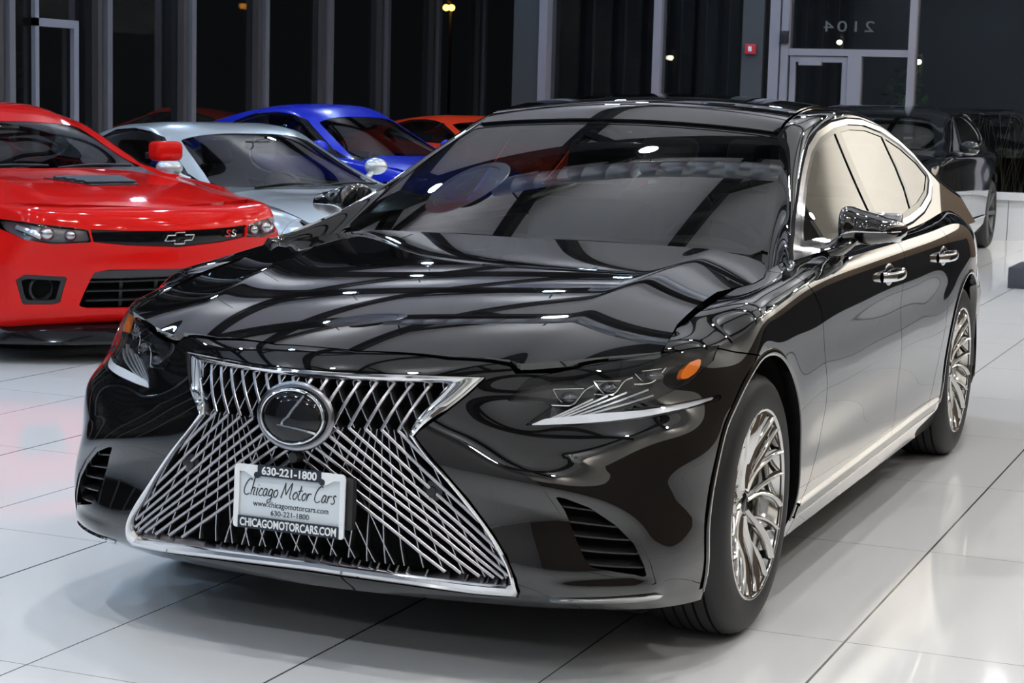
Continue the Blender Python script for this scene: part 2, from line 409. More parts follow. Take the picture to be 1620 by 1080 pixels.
def frames(P, closed=False, up=None):
    P = np.asarray(P, float)
    if closed: t = np.roll(P, -1, 0)-np.roll(P, 1, 0)
    else: t = np.gradient(P, axis=0)
    t /= np.maximum(np.linalg.norm(t, axis=1, keepdims=True), 1e-12)
    if up is not None:
        up = np.broadcast_to(np.asarray(up, float), P.shape)
        b = np.cross(t, up); b /= np.maximum(np.linalg.norm(b, axis=1, keepdims=True), 1e-12)
        return t, np.cross(b, t), b
    n = np.zeros_like(P); a = np.array([0, 0, 1.]) if abs(t[0, 2]) < .9 else np.array([1., 0, 0])
    v = a-t[0]*(a @ t[0]); v /= np.linalg.norm(v); n[0] = v
    for i in range(1, len(P)):
        v = v-t[i]*(v @ t[i]); v /= np.linalg.norm(v); n[i] = v
    return t, n, np.cross(t, n)
def sweep(P, sec, closed=False, up=None, caps=True, scale=None):
    """sweep a closed 2D section (along normal n, binormal b) down a path"""
    P = np.asarray(P, float); sec = np.asarray(sec, float); m, k = len(P), len(sec)
    t, n, b = frames(P, closed, up); s = np.ones(m) if scale is None else np.asarray(scale, float)
    V = (P[:, None]+n[:, None]*(sec[None, :, 0]*s[:, None])[..., None]+b[:, None]*(sec[None, :, 1]*s[:, None])[..., None]).reshape(-1, 3)
    F = []
    for i in range(m if closed else m-1):
        j = (i+1) % m
        for q in range(k):
            r = (q+1) % k; F.append((i*k+q, i*k+r, j*k+r, j*k+q))
    if caps and not closed: F += [tuple(range(k))[::-1], tuple((m-1)*k+q for q in range(k))]
    return V, None, F
def circ(r, n=10): return [(r*math.cos(2*math.pi*i/n), r*math.sin(2*math.pi*i/n)) for i in range(n)]
def tube(P, r, n=10, closed=False, scale=None): return sweep(P, circ(r, n), closed, scale=scale)
def lathe(prof, n=48, axis='x', a0=0, a1=2*math.pi):
    """revolve (radius, along) pairs round an axis"""
    full = abs(a1-a0-2*math.pi) < 1e-6; m = n if full else n+1; k = len(prof); V = []
    for i in range(m):
        a = a0+(a1-a0)*i/n; c, s = math.cos(a), math.sin(a)
        for r, h in prof:
            V.append({'x': (h, r*c, r*s), 'y': (r*c, h, r*s), 'z': (r*c, r*s, h)}[axis])
    F = []
    for i in range(n):
        j = (i+1) % m
        for q in range(k-1):
            f = (i*k+q, j*k+q, j*k+q+1, i*k+q+1); F.append(f if axis != 'y' else f[::-1])
    return np.array(V), None, F
def ball(c, r, nu=20, nv=12):
    rx, ry, rz = (r, r, r) if not hasattr(r, '__len__') else r
    prof = [(math.sin(math.pi*i/nv), -math.cos(math.pi*i/nv)) for i in range(nv+1)]
    V, _, F = lathe(prof, nu, 'z'); return V*np.array([rx, ry, rz])+np.array(c), None, F
def prism(poly, h0, h1, plane='xy'):
    """extrude a 2D polygon; plane names the two axes of the polygon"""
    n = len(poly); V = []
    for h in (h0, h1):
        for a, b in poly: V.append({'xy': (a, b, h), 'xz': (a, h, b), 'yz': (h, a, b)}[plane])
    F = [tuple(range(n))[::-1], tuple(range(n, 2*n))]+[(i, (i+1) % n, n+(i+1) % n, n+i) for i in range(n)]
    if plane == 'xz': F = [tuple(reversed(f)) for f in F]
    return np.array(V), None, F
def loft(rows, closed=False, caps=False):
    rows = np.asarray(rows, float); m, k = rows.shape[:2]; F = []
    for i in range(m-1):
        for q in range(k if closed else k-1):
            r = (q+1) % k; F.append((i*k+q, (i+1)*k+q, (i+1)*k+r, i*k+r))
    if caps: F += [tuple(range(k)), tuple((m-1)*k+q for q in range(k))[::-1]]
    return rows.reshape(-1, 3), None, F
def subdiv(M, levels=2, mirrorx=False):
    """Catmull-Clark smoothing of a cage"""
    me = bpy.data.meshes.new('tmp'); me.from_pydata([tuple(map(float, v)) for v in M[0]], [], [tuple(map(int, f)) for f in M[2]]); me.update()
    o = bpy.data.objects.new('tmp', me); COL.objects.link(o)
    md = o.modifiers.new('s', 'SUBSURF'); md.levels = levels; md.render_levels = levels
    dg = bpy.context.evaluated_depsgraph_get(); dg.update()
    ev = o.evaluated_get(dg).to_mesh()
    V = np.empty(len(ev.vertices)*3, np.float32); ev.vertices.foreach_get('co', V)
    F = [tuple(p.vertices) for p in ev.polygons]
    o.evaluated_get(dg).to_mesh_clear(); bpy.data.objects.remove(o); bpy.data.meshes.remove(me)
    return V.reshape(-1, 3).astype(float), None, F
def mirx(M):
    V, N, F = M
    if isinstance(F, np.ndarray): return mirror(M)
    return np.asarray(V)*np.array([-1, 1, 1.]), None, [tuple(reversed(f)) for f in F]
def text_mesh(body, size, depth=.0006, shear=0.0, spacing=1.0, align='CENTER', bold=0.0):
    cu = bpy.data.curves.new('t', 'FONT'); cu.body = body; cu.size = size; cu.extrude = depth; cu.shear = shear
    cu.align_x = align; cu.align_y = 'CENTER'; cu.space_character = spacing; cu.offset = bold; cu.resolution_u = 4
    o = bpy.data.objects.new('t', cu); COL.objects.link(o)
    dg = bpy.context.evaluated_depsgraph_get(); dg.update()
    ev = o.evaluated_get(dg).to_mesh()
    V = np.array([v.co[:] for v in ev.vertices]).reshape(-1, 3); F = [tuple(p.vertices) for p in ev.polygons]
    o.evaluated_get(dg).to_mesh_clear(); bpy.data.objects.remove(o); bpy.data.curves.remove(cu)
    return V, None, F      # lies in xy, faces +z
# --- materials
def mat(name, base=(.8,.8,.8), rough=.5, metal=0.0, spec=.5, coat=0.0, ior=1.5, emit=None, estr=0.0, trans=0.0, alpha=1.0, coat_rough=.02):
    m = bpy.data.materials.new(name); m.use_nodes = True; p = m.node_tree.nodes['Principled BSDF']; i = p.inputs
    i['Base Color'].default_value = (*base, 1); i['Roughness'].default_value = rough; i['Metallic'].default_value = metal
    i['IOR'].default_value = ior; i['Specular IOR Level'].default_value = spec
    i['Coat Weight'].default_value = coat; i['Coat Roughness'].default_value = coat_rough
    i['Transmission Weight'].default_value = trans; i['Alpha'].default_value = alpha
    if emit: i['Emission Color'].default_value = (*emit, 1); i['Emission Strength'].default_value = estr
    return m
def noise_bump(m, scale=200, strength=.1, dist=.001):
    nt = m.node_tree; p = nt.nodes['Principled BSDF']
    tc = nt.nodes.new('ShaderNodeTexCoord'); n = nt.nodes.new('ShaderNodeTexNoise'); b = nt.nodes.new('ShaderNodeBump')
    n.inputs['Scale'].default_value = scale; b.inputs['Strength'].default_value = strength; b.inputs['Distance'].default_value = dist
    nt.links.new(tc.outputs['Object'], n.inputs['Vector']); nt.links.new(n.outputs['Fac'], b.inputs['Height']); nt.links.new(b.outputs['Normal'], p.inputs['Normal'])
    return m
def glass_mat(name, tint=(.8,.85,.85), ior=1.5, rough=0.0):
    """thin sheet: tinted see-through plus a Fresnel mirror"""
    m = bpy.data.materials.new(name); m.use_nodes = True; nt = m.node_tree; nt.nodes.clear()
    out = nt.nodes.new('ShaderNodeOutputMaterial'); mix = nt.nodes.new('ShaderNodeMixShader')
    t = nt.nodes.new('ShaderNodeBsdfTransparent'); g = nt.nodes.new('ShaderNodeBsdfGlossy'); f = nt.nodes.new('ShaderNodeFresnel')
    t.inputs[0].default_value = (*tint, 1); g.inputs['Roughness'].default_value = rough; f.inputs['IOR'].default_value = ior
    g.inputs[0].default_value = (1, 1, 1, 1)
    ge = nt.nodes.new('ShaderNodeNewGeometry'); mx = nt.nodes.new('ShaderNodeMix')   # same mirror strength from both sides of the sheet
    mx.inputs[2].default_value = ior; mx.inputs[3].default_value = 1/ior
    nt.links.new(ge.outputs['Backfacing'], mx.inputs[0]); nt.links.new(mx.outputs[0], f.inputs['IOR'])
    nt.links.new(f.outputs[0], mix.inputs[0]); nt.links.new(t.outputs[0], mix.inputs[1]); nt.links.new(g.outputs[0], mix.inputs[2])
    nt.links.new(mix.outputs[0], out.inputs[0]); return m
MT = {}
MT['black_paint'] = mat('black_paint', (.0035,.0035,.004), .02, 0, .5, 1.0, coat_rough=.01)
MT['chrome'] = mat('chrome', (.82,.83,.85), .06, 1.0)
MT['dark_chrome'] = mat('dark_chrome', (.30,.30,.32), .22, 1.0)
MT['wheel_chrome'] = mat('wheel_chrome', (.66,.65,.63), .09, 1.0)
MT['gloss_black'] = mat('gloss_black', (.004,.004,.005), .08, 0, .5)
MT['black_plastic'] = mat('black_plastic', (.012,.012,.013), .45)
MT['flat_black'] = mat('flat_black', (.004,.004,.004), .8, spec=.1)
MT['rubber'] = noise_bump(mat('rubber', (.010,.010,.011), .6), 300, .08)
MT['glass'] = glass_mat('windshield_glass', (.36,.40,.39), 2.25)
MT['side_glass'] = glass_mat('side_glass', (.18,.19,.18), 2.8)
MT['dark_glass'] = glass_mat('dark_glass', (.10,.11,.11), 1.52)
MT['lamp_glass'] = glass_mat('lamp_glass', (.93,.94,.95), 1.5)
MT['amber'] = mat('amber_plastic', (.85,.20,.02), .15, 0, .5, trans=.0, coat=1)
MT['light_strip'] = mat('light_guide', (.72,.74,.78), .25, 0, .5)
MT['lamp_inner'] = mat('lamp_inner', (.03,.03,.033), .25)
MT['lamp_bar'] = mat('lamp_bar', (.38,.39,.41), .28, .6)
MT['leather'] = noise_bump(mat('leather', (.022,.021,.020), .55), 400, .1)
MT['dash'] = noise_bump(mat('dash', (.018,.019,.019), .55), 500, .1)
MT['disc'] = mat('disc', (.16,.16,.16), .4, 1.0)
MT['white_plate'] = mat('white_plate', (.78,.80,.82), .35)
MT['plate_face'] = mat('plate_face', (.62,.68,.72), .35)
MT['ink'] = mat('ink', (.012,.016,.022), .5)
MT['red_glass'] = mat('red_glass', (.45,.01,.01), .1, coat=1)
MT['grille_metal'] = mat('grille_metal', (.40,.39,.41), .28, 1.0)
MT['lamp_ball'] = mat('lamp_ball', (.10,.10,.11), .06, .6, coat=1)
MT['gloss_slat'] = mat('gloss_slat', (.02,.02,.021), .22)
MT['ink_frame'] = mat('ink_frame', (.010,.016,.026), .35)
MT['red_paint'] = mat('red_paint', (.66,.010,.008), .07, 0, .4, 0.0, ior=1.38)
MT['silver_paint'] = mat('silver_paint', (.60,.64,.67), .28, .55, .5, 1.0)
MT['blue_paint'] = mat('blue_paint', (.010,.022,.50), .25, .1, .4, .3, ior=1.4)
MT['orange_paint'] = mat('orange_paint', (.75,.05,.015), .25, 0, .4, 0.0, ior=1.4)
MT['navy_paint'] = mat('navy_paint', (.006,.008,.010), .06, 0, .5, 1.0)
MT['glass_dark'] = glass_mat('car_glass', (.34,.37,.37), 2.0)
MT['lamp_clear'] = mat('lamp_clear', (.55,.56,.58), .18, .85)
MT['gold'] = mat('badge_gold', (.75,.70,.55), .2, 1.0)
MT['vent_grey'] = mat('vent_grey', (.022,.023,.030), .5)
# ------------------------------------------------------------------ the showroom
def floor_mat():
    m = mat('porcelain_tiles', (.80,.81,.82), .06, 0, .55)
    nt = m.node_tree; p = nt.nodes['Principled BSDF']; N = nt.nodes.new; Lk = nt.links.new
    tc = N('ShaderNodeTexCoord'); sep = N('ShaderNodeSeparateXYZ'); Lk(tc.outputs['Object'], sep.inputs[0])
    def op(o, a, b=None):
        n = N('ShaderNodeMath'); n.operation = o
        for i, v in enumerate((a, b)):
            if v is None: continue
            if isinstance(v, (int, float)): n.inputs[i].default_value = v
            else: Lk(v, n.inputs[i])
        return n.outputs[0]
    def joint(out, off, pitch, w):
        f = op('FRACT', op('DIVIDE', op('ADD', out, off), pitch)); d = op('MULTIPLY', op('MINIMUM', f, op('SUBTRACT', 1.0, f)), pitch)
        return op('LESS_THAN', d, w)
    jx = joint(sep.outputs[0], 600*.605+.03, .605, .0022); jy = joint(sep.outputs[1], 600*1.205-.035, 1.205, .0013)
    # every second long joint is the wide one
    jw = joint(sep.outputs[0], 600*.605+.03+.605*0+.04*0+0.0, 1.21, .0036)
    col = N('ShaderNodeMix'); col.data_type = 'RGBA'; col.inputs[6].default_value = (.80,.81,.82,1); col.inputs[7].default_value = (.10,.10,.105,1)
    Lk(op('MAXIMUM', op('MAXIMUM', jx, jy), jw), col.inputs[0]); Lk(col.outputs[2], p.inputs['Base Color'])
    no = N('ShaderNodeTexNoise'); no.inputs['Scale'].default_value = 1.6; mp = N('ShaderNodeMapRange'); Lk(tc.outputs['Object'], no.inputs['Vector'])
    mp.inputs[3].default_value = .045; mp.inputs[4].default_value = .10; Lk(no.outputs['Fac'], mp.inputs[0]); Lk(mp.outputs[0], p.inputs['Roughness'])
    return m
MT['floor'] = floor_mat()
MT['ceiling'] = mat('ceiling_deck', (.80,.80,.81), .7)
MT['steel_black'] = mat('steel_black', (.012,.012,.014), .5)
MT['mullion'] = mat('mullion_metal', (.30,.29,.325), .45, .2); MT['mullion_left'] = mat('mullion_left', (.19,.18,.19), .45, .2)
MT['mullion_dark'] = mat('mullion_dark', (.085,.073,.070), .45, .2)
MT['wall_white'] = mat('wall_white', (.74,.75,.76), .55)
MT['wall_warm'] = mat('wall_warm', (.84,.80,.72), .8)
MT['wall_dark'] = mat('wall_dark', (.014,.012,.012), .85, spec=.08)
MT['wall_brown'] = mat('wall_brown', (.10,.075,.055), .8, spec=.15)
MT['galv'] = mat('galvanised_steel', (.60,.63,.66), .32, .85)
MT['lamp_shell'] = mat('lamp_shell', (.03,.03,.03), .5)
MT['lamp_glow'] = mat('lamp_glow', (.9,.9,.9), .5, emit=(1.0,.97,.93), estr=LAMP_POWER)
MT['lamp_glow_cool'] = mat('lamp_glow_cool', (.9,.9,.9), .5, emit=(.54,.75,1.0), estr=LAMP_POWER*.82)
MT['lamp_up_added'] = mat('lamp_up_added', (.9,.9,.9), .5, emit=(.92,.96,1.0), estr=LAMP_POWER*.32)  # upward glow added to the lamps to lift the ceiling brightness
MT['window_pane'] = glass_mat('window_pane', (.80,.82,.84), 1.5)
MT['asphalt'] = noise_bump(mat('asphalt', (.010,.010,.011), .8), 60, .2)

MT['wall_grey'] = mat('wall_grey', (.30,.30,.31), .6)
MT['base_white'] = mat('base_white', (.72,.74,.77), .4)
MT['alarm_red'] = mat('alarm_red', (.55,.03,.04), .35)
MT['post_dark'] = mat('post_dark', (.055,.06,.065), .5)
MT['sign_grey'] = mat('sign_grey', (.10,.105,.105), .6)
MT['plinth'] = mat('plinth', (.045,.048,.062), .5)
MT['screen_dark'] = mat('screen_dark', (.015,.016,.02), .25)
MT['leaf'] = mat('leaf', (.05,.13,.035), .6)
MT['reed'] = mat('reed', (.10,.075,.035), .7)
MT['sodium'] = mat('sodium', (.9,.5,.1), .5, emit=(1.0,.42,.06), estr=16)
MT['street_white'] = mat('street_white', (.9,.9,.7), .5, emit=(1.0,.86,.45), estr=14)
XL, XR, YB, YF, ZC = -9.6, 4.6, 17.55, -11.0, 5.6
YL = 24.0
def build_room():
    struct('floor', box(XL-.1, XR+.3, YF-.3, YB+.12, -.25, 0), MT['floor'])
    struct('floor', box(XL-.1, -6.95, YB+.12, YL+.1, -.25, 0), MT['floor'])
    struct('ceiling', box(XL-.3, XR+.3, YF-.3, YL+.3, ZC, ZC+.2), MT['ceiling'])
    struct('ground', box(-60, 60, YF-40, 70, -.50, -.26), MT['asphalt'])
    # far right: plain wall with a dark glazed lower band; behind the viewer: grey wall
    struct('wall_right', box(XR, XR+.2, YF-.2, YB+.2, 2.75, ZC), MT['wall_warm'])
    struct('wall_right', box(XR, XR+.2, YF-.2, YB+.2, 0, 2.75), MT['wall_brown'])
    struct('wall_added_reflection', box(2.60, 2.72, 3.6, YB-.3, 0, 1.15), MT['wall_dark'])  # unseen, added so the sedan's doors mirror a dark band
    struct('wall_back', box(.95, XR, YB-.30, YB-.22, 0, 2.75), MT['wall_brown']); struct('wall_back', box(.95, XR, YB-.30, YB-.22, 2.75, ZC), MT['wall_warm'])
    struct('wall_front', box(XL-.2, XR+.2, YF-.2, YF, 0, ZC), MT['wall_grey'])
    n = 0
    def post(name, x0, x1, y0, y1, z0, z1, m, bev=None):
        return struct(name, box(x0, x1, y0, y1, z0, z1), MT[m])
    # left glazed wall
    ys = [YF+.05+1.624*i for i in range(22)]; ys = [10.32+1.624*(i-13) for i in range(22)]
    for i, y in enumerate(ys):
        w = .10
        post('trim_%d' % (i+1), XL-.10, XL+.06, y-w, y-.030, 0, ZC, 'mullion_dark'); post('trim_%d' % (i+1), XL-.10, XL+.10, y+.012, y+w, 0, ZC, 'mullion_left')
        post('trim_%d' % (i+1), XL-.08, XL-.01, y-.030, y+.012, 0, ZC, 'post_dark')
        if i < len(ys)-1: struct('window_%d' % (i+1), box(XL-.03, XL-.02, y+w, ys[i+1]-w, 0.08, ZC), MT['window_pane'])
    post('trim_40', XL-.10, XL+.05, ys[0], ys[-1], 0, .09, 'mullion_dark')
    # glazed door in the left wall
    d = struct('door_2', box(XL+.00, XL+.05, 10.80, 10.86, 0, ZC), MT['mullion'])
    for b in (box(XL, XL+.05, 10.80, 11.52, 2.05, 2.13), box(XL, XL+.05, 11.44, 11.52, 0, 2.05), box(XL+.01, XL+.045, 10.86, 11.44, .9, .96)): struct('door_frame', b, MT['mullion'], d)
    # back wall: corner, posts, glazing
    struct('wall_back', box(XL-.1, -6.95, YL, YL+.2, 0, ZC), MT['wall_dark'])
    post('trim_41', -7.22, -6.86, YB-.14, YB+.16, 0, ZC, 'post_dark'); post('trim_42', -6.86, -6.75, YB-.18, YB+.12, 0, ZC, 'mullion')
    struct('window_30', box(-6.98, -6.96, YB+.2, YL, 0, ZC), MT['window_pane'])
    xs = [(-5.385,-5.285),(-3.925,-3.80),(-3.78,-3.69),(-2.265,-2.185),(-.62,-.54),(1.0,1.08),(2.6,2.68),(4.2,4.28),(5.8,5.88),(7.4,7.48)]
    for i, (a, b) in enumerate(xs): post('trim_%d' % (43+i), a, b, YB-.10, YB+.10, 0, ZC, 'mullion')
    g = [(-6.75,-5.385),(-5.285,-3.925),(-2.185,-.62),(-.54,1.0),(1.08,2.6),(2.68,4.2),(4.28,XR)]
    for i, (a, b) in enumerate(g): struct('window_%d' % (31+i), box(a, b, YB-.01, YB+.0, 0 if b < -2.2 else .54, ZC), MT['window_pane'])
    struct('window_41', box(-3.69, -2.265, YB-.01, YB, 2.14, ZC), MT['window_pane'])
    post('trim_60', -3.69, -2.265, YB-.08, YB+.06, 2.06, 2.14, 'mullion')
    post('trim_61', -2.97, -2.81, YB-.08, YB+.06, 0, 2.06, 'mullion')
    struct('window_42', box(-2.81, -2.265, YB-.01, YB, 0, 2.06), MT['window_pane'])
    dr = struct('door_1', box(-3.67, -3.60, YB-.06, YB+.0, 0.01, 2.05), MT['mullion'])
    for b in (box(-3.04, -2.975, YB-.06, YB, .01, 2.05), box(-3.60, -3.04, YB-.06, YB, 1.985, 2.05), box(-3.60, -3.04, YB-.06, YB, .01, .26), box(-3.60,-3.04,YB-.09,YB-.06,1.0,1.04)): struct('door_frame', b, MT['mullion'], dr)
    struct('door_pane', box(-3.60, -3.04, YB-.035, YB-.025, .26, 1.985), MT['window_pane'], dr)
    struct('door_closer', box(-3.55, -3.28, YB-.13, YB-.06, 1.945, 2.03), MT['mullion'], dr)
    # low white base under the right-hand glazing
    x = -2.185; k = 0
    while x < XR-.1:
        x2 = min(x+1.17, XR); struct('baseboard_back', box(x+.004, x2-.004, YB-.16, YB-.12, 0, .455), MT['base_white']); x = x2
    struct('baseboard_back', box(-2.185, XR, YB-.12, YB-.015, 0, .455), MT['post_dark'])
    struct('trim_62', box(-2.185, XR, YB-.20, YB+.02, .46, .543), MT['base_white'])
    # ceiling steel: girders, joists and diagonal braces
    n = 70
    def ibeam(x0, x1, y, h, w, z):      # along x
        return cat(box(x0, x1, y-w/2, y+w/2, z, z+.03), box(x0, x1, y-.012, y+.012, z+.03, z+h-.03), box(x0, x1, y-w/2, y+w/2, z+h-.03, z+h))
    for i, y in enumerate((-7.1, -3.1, .9, 4.9, 8.9, 12.9, 16.6)):
        struct('beam_%d' % (i+1), ibeam(XL, XR, y, .42, .24, ZC-.62), MT['steel_black'])
    xj = [-9.0+2.15*i for i in range(7)]
    for i, x in enumerate(xj):
        struct('beam_%d' % (10+i), box(x-.075, x+.075, YF, YL if x < -7 else YB, ZC-.24, ZC-.001), MT['steel_black'])
    k = 0
    for i, y in enumerate((-3.1, .9, 4.9, 8.9, 12.9)):
        for j, x in enumerate(xj[:-1]):
            for sg in (1, -1):
                a = np.array([(x, y+sg*.95, ZC-.20), (x+.95, y, ZC-.20)])
                struct('beam_%d' % (30+k), sweep(a, [(.05,.05),(.05,-.05),(-.05,-.05),(-.05,.05)], up=(0,0,1)), MT['steel_black']); k += 1
build_room()
# things that hang from the ceiling
L_cool = L_warm = None
for ix in range(6):
    for iy in range(8):
        x = -8.4+2.35*ix+(.8 if iy % 2 else 0); y = -9.6+3.55*iy
        if y > YB-.6 and x > -7.2: continue
        if x < -2.4 and L_cool is not None: dup(L_cool, (x, y, 4.92)); continue
        if x >= -2.4 and L_warm is not None: dup(L_warm, (x, y, 4.92)); continue
        L0 = thing('high_bay_lamp', 'round black high-bay lamp under the showroom ceiling', 'ceiling lamp', (x, y, 4.92), 0, 'high-bay lamps')
        put('lamp_housing', lathe([(.0001,.22),(.07,.22),(.09,.16),(.13,.02),(.13,-.01),(.085,-.01),(.085,.004)], 28, 'z'), MT['lamp_shell'], L0)
        put('diffuser', lathe([(.085,.002),(.0001,.002)], 28, 'z'), MT['lamp_glow_cool' if x < -2.4 else 'lamp_glow'], L0)
        put('added_uplight', lathe([(.0001,.224),(.055,.224)], 24, 'z'), MT['lamp_up_added'], L0)  # added glowing cap, there only to brighten the ceiling deck
        put('hanger', tube(np.array([(0,0,.2),(0,0,ZC-4.92)]), .008, 6), MT['lamp_shell'], L0)
        if x < -2.4: L_cool = L0
        else: L_warm = L0
for x, y in ((1.4,16.5),(2.5,16.5),(3.6,16.5),(4.0,14.0),(4.0,11.5),(4.0,9.0)): dup(L_warm, (x, y, 4.92))  # unseen extra lamps added to brighten the warm walls mirrored in the side windows
def duct(y, x0, x1, name, label):
    t = thing(name, label, 'air duct', ((x0+x1)/2, y, 4.5), 0)
    L = (x1-x0)/2; prof = []
    n = int(2*L/.22)
    for i in range(n):
        h = -L+2*L*i/n; prof += [(.13, h), (.13, h+.19), (.136, h+.198), (.136, h+.212)]
    put('pipe', lathe(prof, 32, 'x'), MT['galv'], t, 50)
    dg = bpy.data.objects.new('drum_diffuser', None); COL.objects.link(dg); dg.parent = t; dg.location = (-L-.25, 0, -.10)
    put('neck', lathe([(.20,.16),(.20,-.14)], 36, 'z'), MT['steel_black'], dg)
    put('disc', lathe([(.20,-.13),(.42,-.14),(.42,-.165),(.34,-.175),(.33,-.155),(.22,-.165),(.21,-.19),(.10,-.195),(.09,-.175),(.0001,-.18)], 44, 'z'), MT['galv'], dg)
    for dx in (-L+.1, 0, L-.1): put('hanger', tube(np.array([(dx,0,.12),(dx,0,ZC-4.5-.2)]), .01, 6), MT['steel_black'], t)
duct(3.75, -2.45, 3.9, 'spiral_duct', 'galvanised spiral air duct with round drum outlet, mirrored in the black sedan windshield')
duct(7.75, -2.45, 3.9, 'spiral_duct', 'galvanised spiral air duct with round drum outlet, mirrored low in the black hood')
duct(11.75, -2.45, 3.9, 'spiral_duct', 'galvanised spiral air duct with round drum outlet, mirrored high in the black hood')
# things on and by the walls
t = thing('fire_alarm', 'small red fire alarm box on the dark post left of the glass door', 'fire alarm', (-4.14, YB-.115, 2.125))
put('case', bbox(-.062, .062, -.05, .015, -.06, .06, .008), MT['alarm_red'], t); put('strobe', bbox(-.022, .022, -.062, -.048, -.03, .03, .006), MT['white_plate'], t)
struct('trim_63', box(-4.26, -4.0, YB-.10, YB+.05, 0, ZC), MT['post_dark'])
t = thing('door_sensor', 'small black box on the white frame beside the glass door', 'sensor', (-3.735, YB-.10, 2.27)); put('case', bbox(-.05, .05, -.05, .0, -.075, .075, .008), MT['black_plastic'], t)
M = text_mesh('2104', .19, .002, spacing=1.25); V = M[0]; w = V[:, 0].max()-V[:, 0].min(); V = np.stack([-V[:, 0]*.60/w-2.99, YB-.016-V[:, 2], V[:, 1]*.95+2.40], 1)
o = put('house_number', (V, None, M[2]), MT['sign_grey']); tag(o, 'pale mirrored number 2104 on the glass above the door', 'number')
t = thing('display_stand', 'dark grey display stand on a low block at the right edge', 'stand', (.22, 11.62, 0))
put('base', bbox(-.30, .5, -.36, .36, 0, .174, .006), MT['plinth'], t); put('post', bbox(-.155, -.03, -.06, .06, .174, .86, .01), MT['screen_dark'], t)
put('collar', xf(lathe([(.075,-.02),(.085,-.01),(.085,.01),(.075,.02)], 24, 'z'), (-.095, 0, .80)), MT['chrome'], t); put('panel', xf(bbox(-.13, .40, -.02, .02, 0, .45, .01), (0, 0, .84), (math.radians(-14), 0, 0)), MT['screen_dark'], t)
# outside in the dark
def street_lamp(x, y, z, m, label, arms=1, pole=True):
    t = thing('street_lamp', label, 'street lamp', (x, y, -.26)); h = z+.26
    if pole: put('pole', tube(np.array([(0,.25,0),(0,.25,h+.1),(0,.1,h+.16)]), .035, 8), MT['post_dark'], t)
    for i in range(arms): put('lamp_head', ball((.11*i*1.2, 0, h), (.055, .055, .045) if arms == 1 else (.075, .075, .07), 14, 8), MT[m], t)
MTS = [((706,12),'sodium',2,30,'twin orange street lamp glowing outside left of the corner column'),((1246,60),'sodium',1,30,'orange street lamp outside just left of the door transom'),((1328,67),'street_white',1,34,'small yellowish street lamp outside above the middle of the door'),((1453,98),'street_white',1,30,'yellowish street lamp on a leaning pole right of the door'),((1206,43),'sodium',1,40,'tiny orange lamp outside above the red alarm box')]
SL = [(-16.0,34.25,3.44,'sodium',2,MTS[0][4]),(-7.05,30.0,2.715,'sodium',1,MTS[1][4]),(-7.03,34.0,2.783,'street_white',1,MTS[2][4]),(-4.615,30.0,2.316,'street_white',1,MTS[3][4]),(-10.35,40.0,3.32,'sodium',1,MTS[4][4])]
for a in SL: street_lamp(*a[:4], a[5], a[4])
random.seed(3)
t = thing('ornamental_grass', 'tall pale reed grass outside the glass by the low white base', 'grass', (-.9, YB+1.0, -.26)); Ms = []
for i in range(150):
    x, y = random.uniform(-1.0, 1.6), random.uniform(-.5, .6); h = random.uniform(.7, 1.75); lx = random.uniform(-.25, .25)
    P = curve(np.array([(x, y, 0), (x+lx*.3, y, h*.6), (x+lx, y+random.uniform(-.1,.1), h)]), 6); Ms.append(sweep(P, [(.004,.008),(-.004,.008),(-.004,-.008),(.004,-.008)], scale=np.linspace(1, .3, 6)))
o = put('blades', cat(*Ms), MT['reed'], t)
def bush(x, y, h, w, label, n=420):
    t = thing('shrub', label, 'shrub', (x, y, -.26)); put('stem', tube(np.array([(0,0,0),(0,0,h*.7)]), .04, 6), MT['reed'], t); V, F = [], []
    for i in range(n):
        a = random.uniform(0, 6.28); r = w*random.random()**.5; z = h*random.uniform(.25, 1); r *= (1.15-z/h*.8); c = np.array([r*math.cos(a), r*math.sin(a), z]); d = np.array([random.gauss(0,1), random.gauss(0,1), random.gauss(0,.6)]); d /= np.linalg.norm(d); e = np.cross(d, (0,0,1)); e /= np.linalg.norm(e)+1e-9; s = random.uniform(.06, .13); b = len(V)
        V += [c-d*s, c+e*s*.4, c+d*s, c-e*s*.4]; F.append((b, b+1, b+2, b+3))
    put('foliage', (np.array(V), None, F), MT['leaf'], t)
bush(-2.75, YB+2.2, 2.25, .55, 'green shrub outside the narrow pane right of the door')
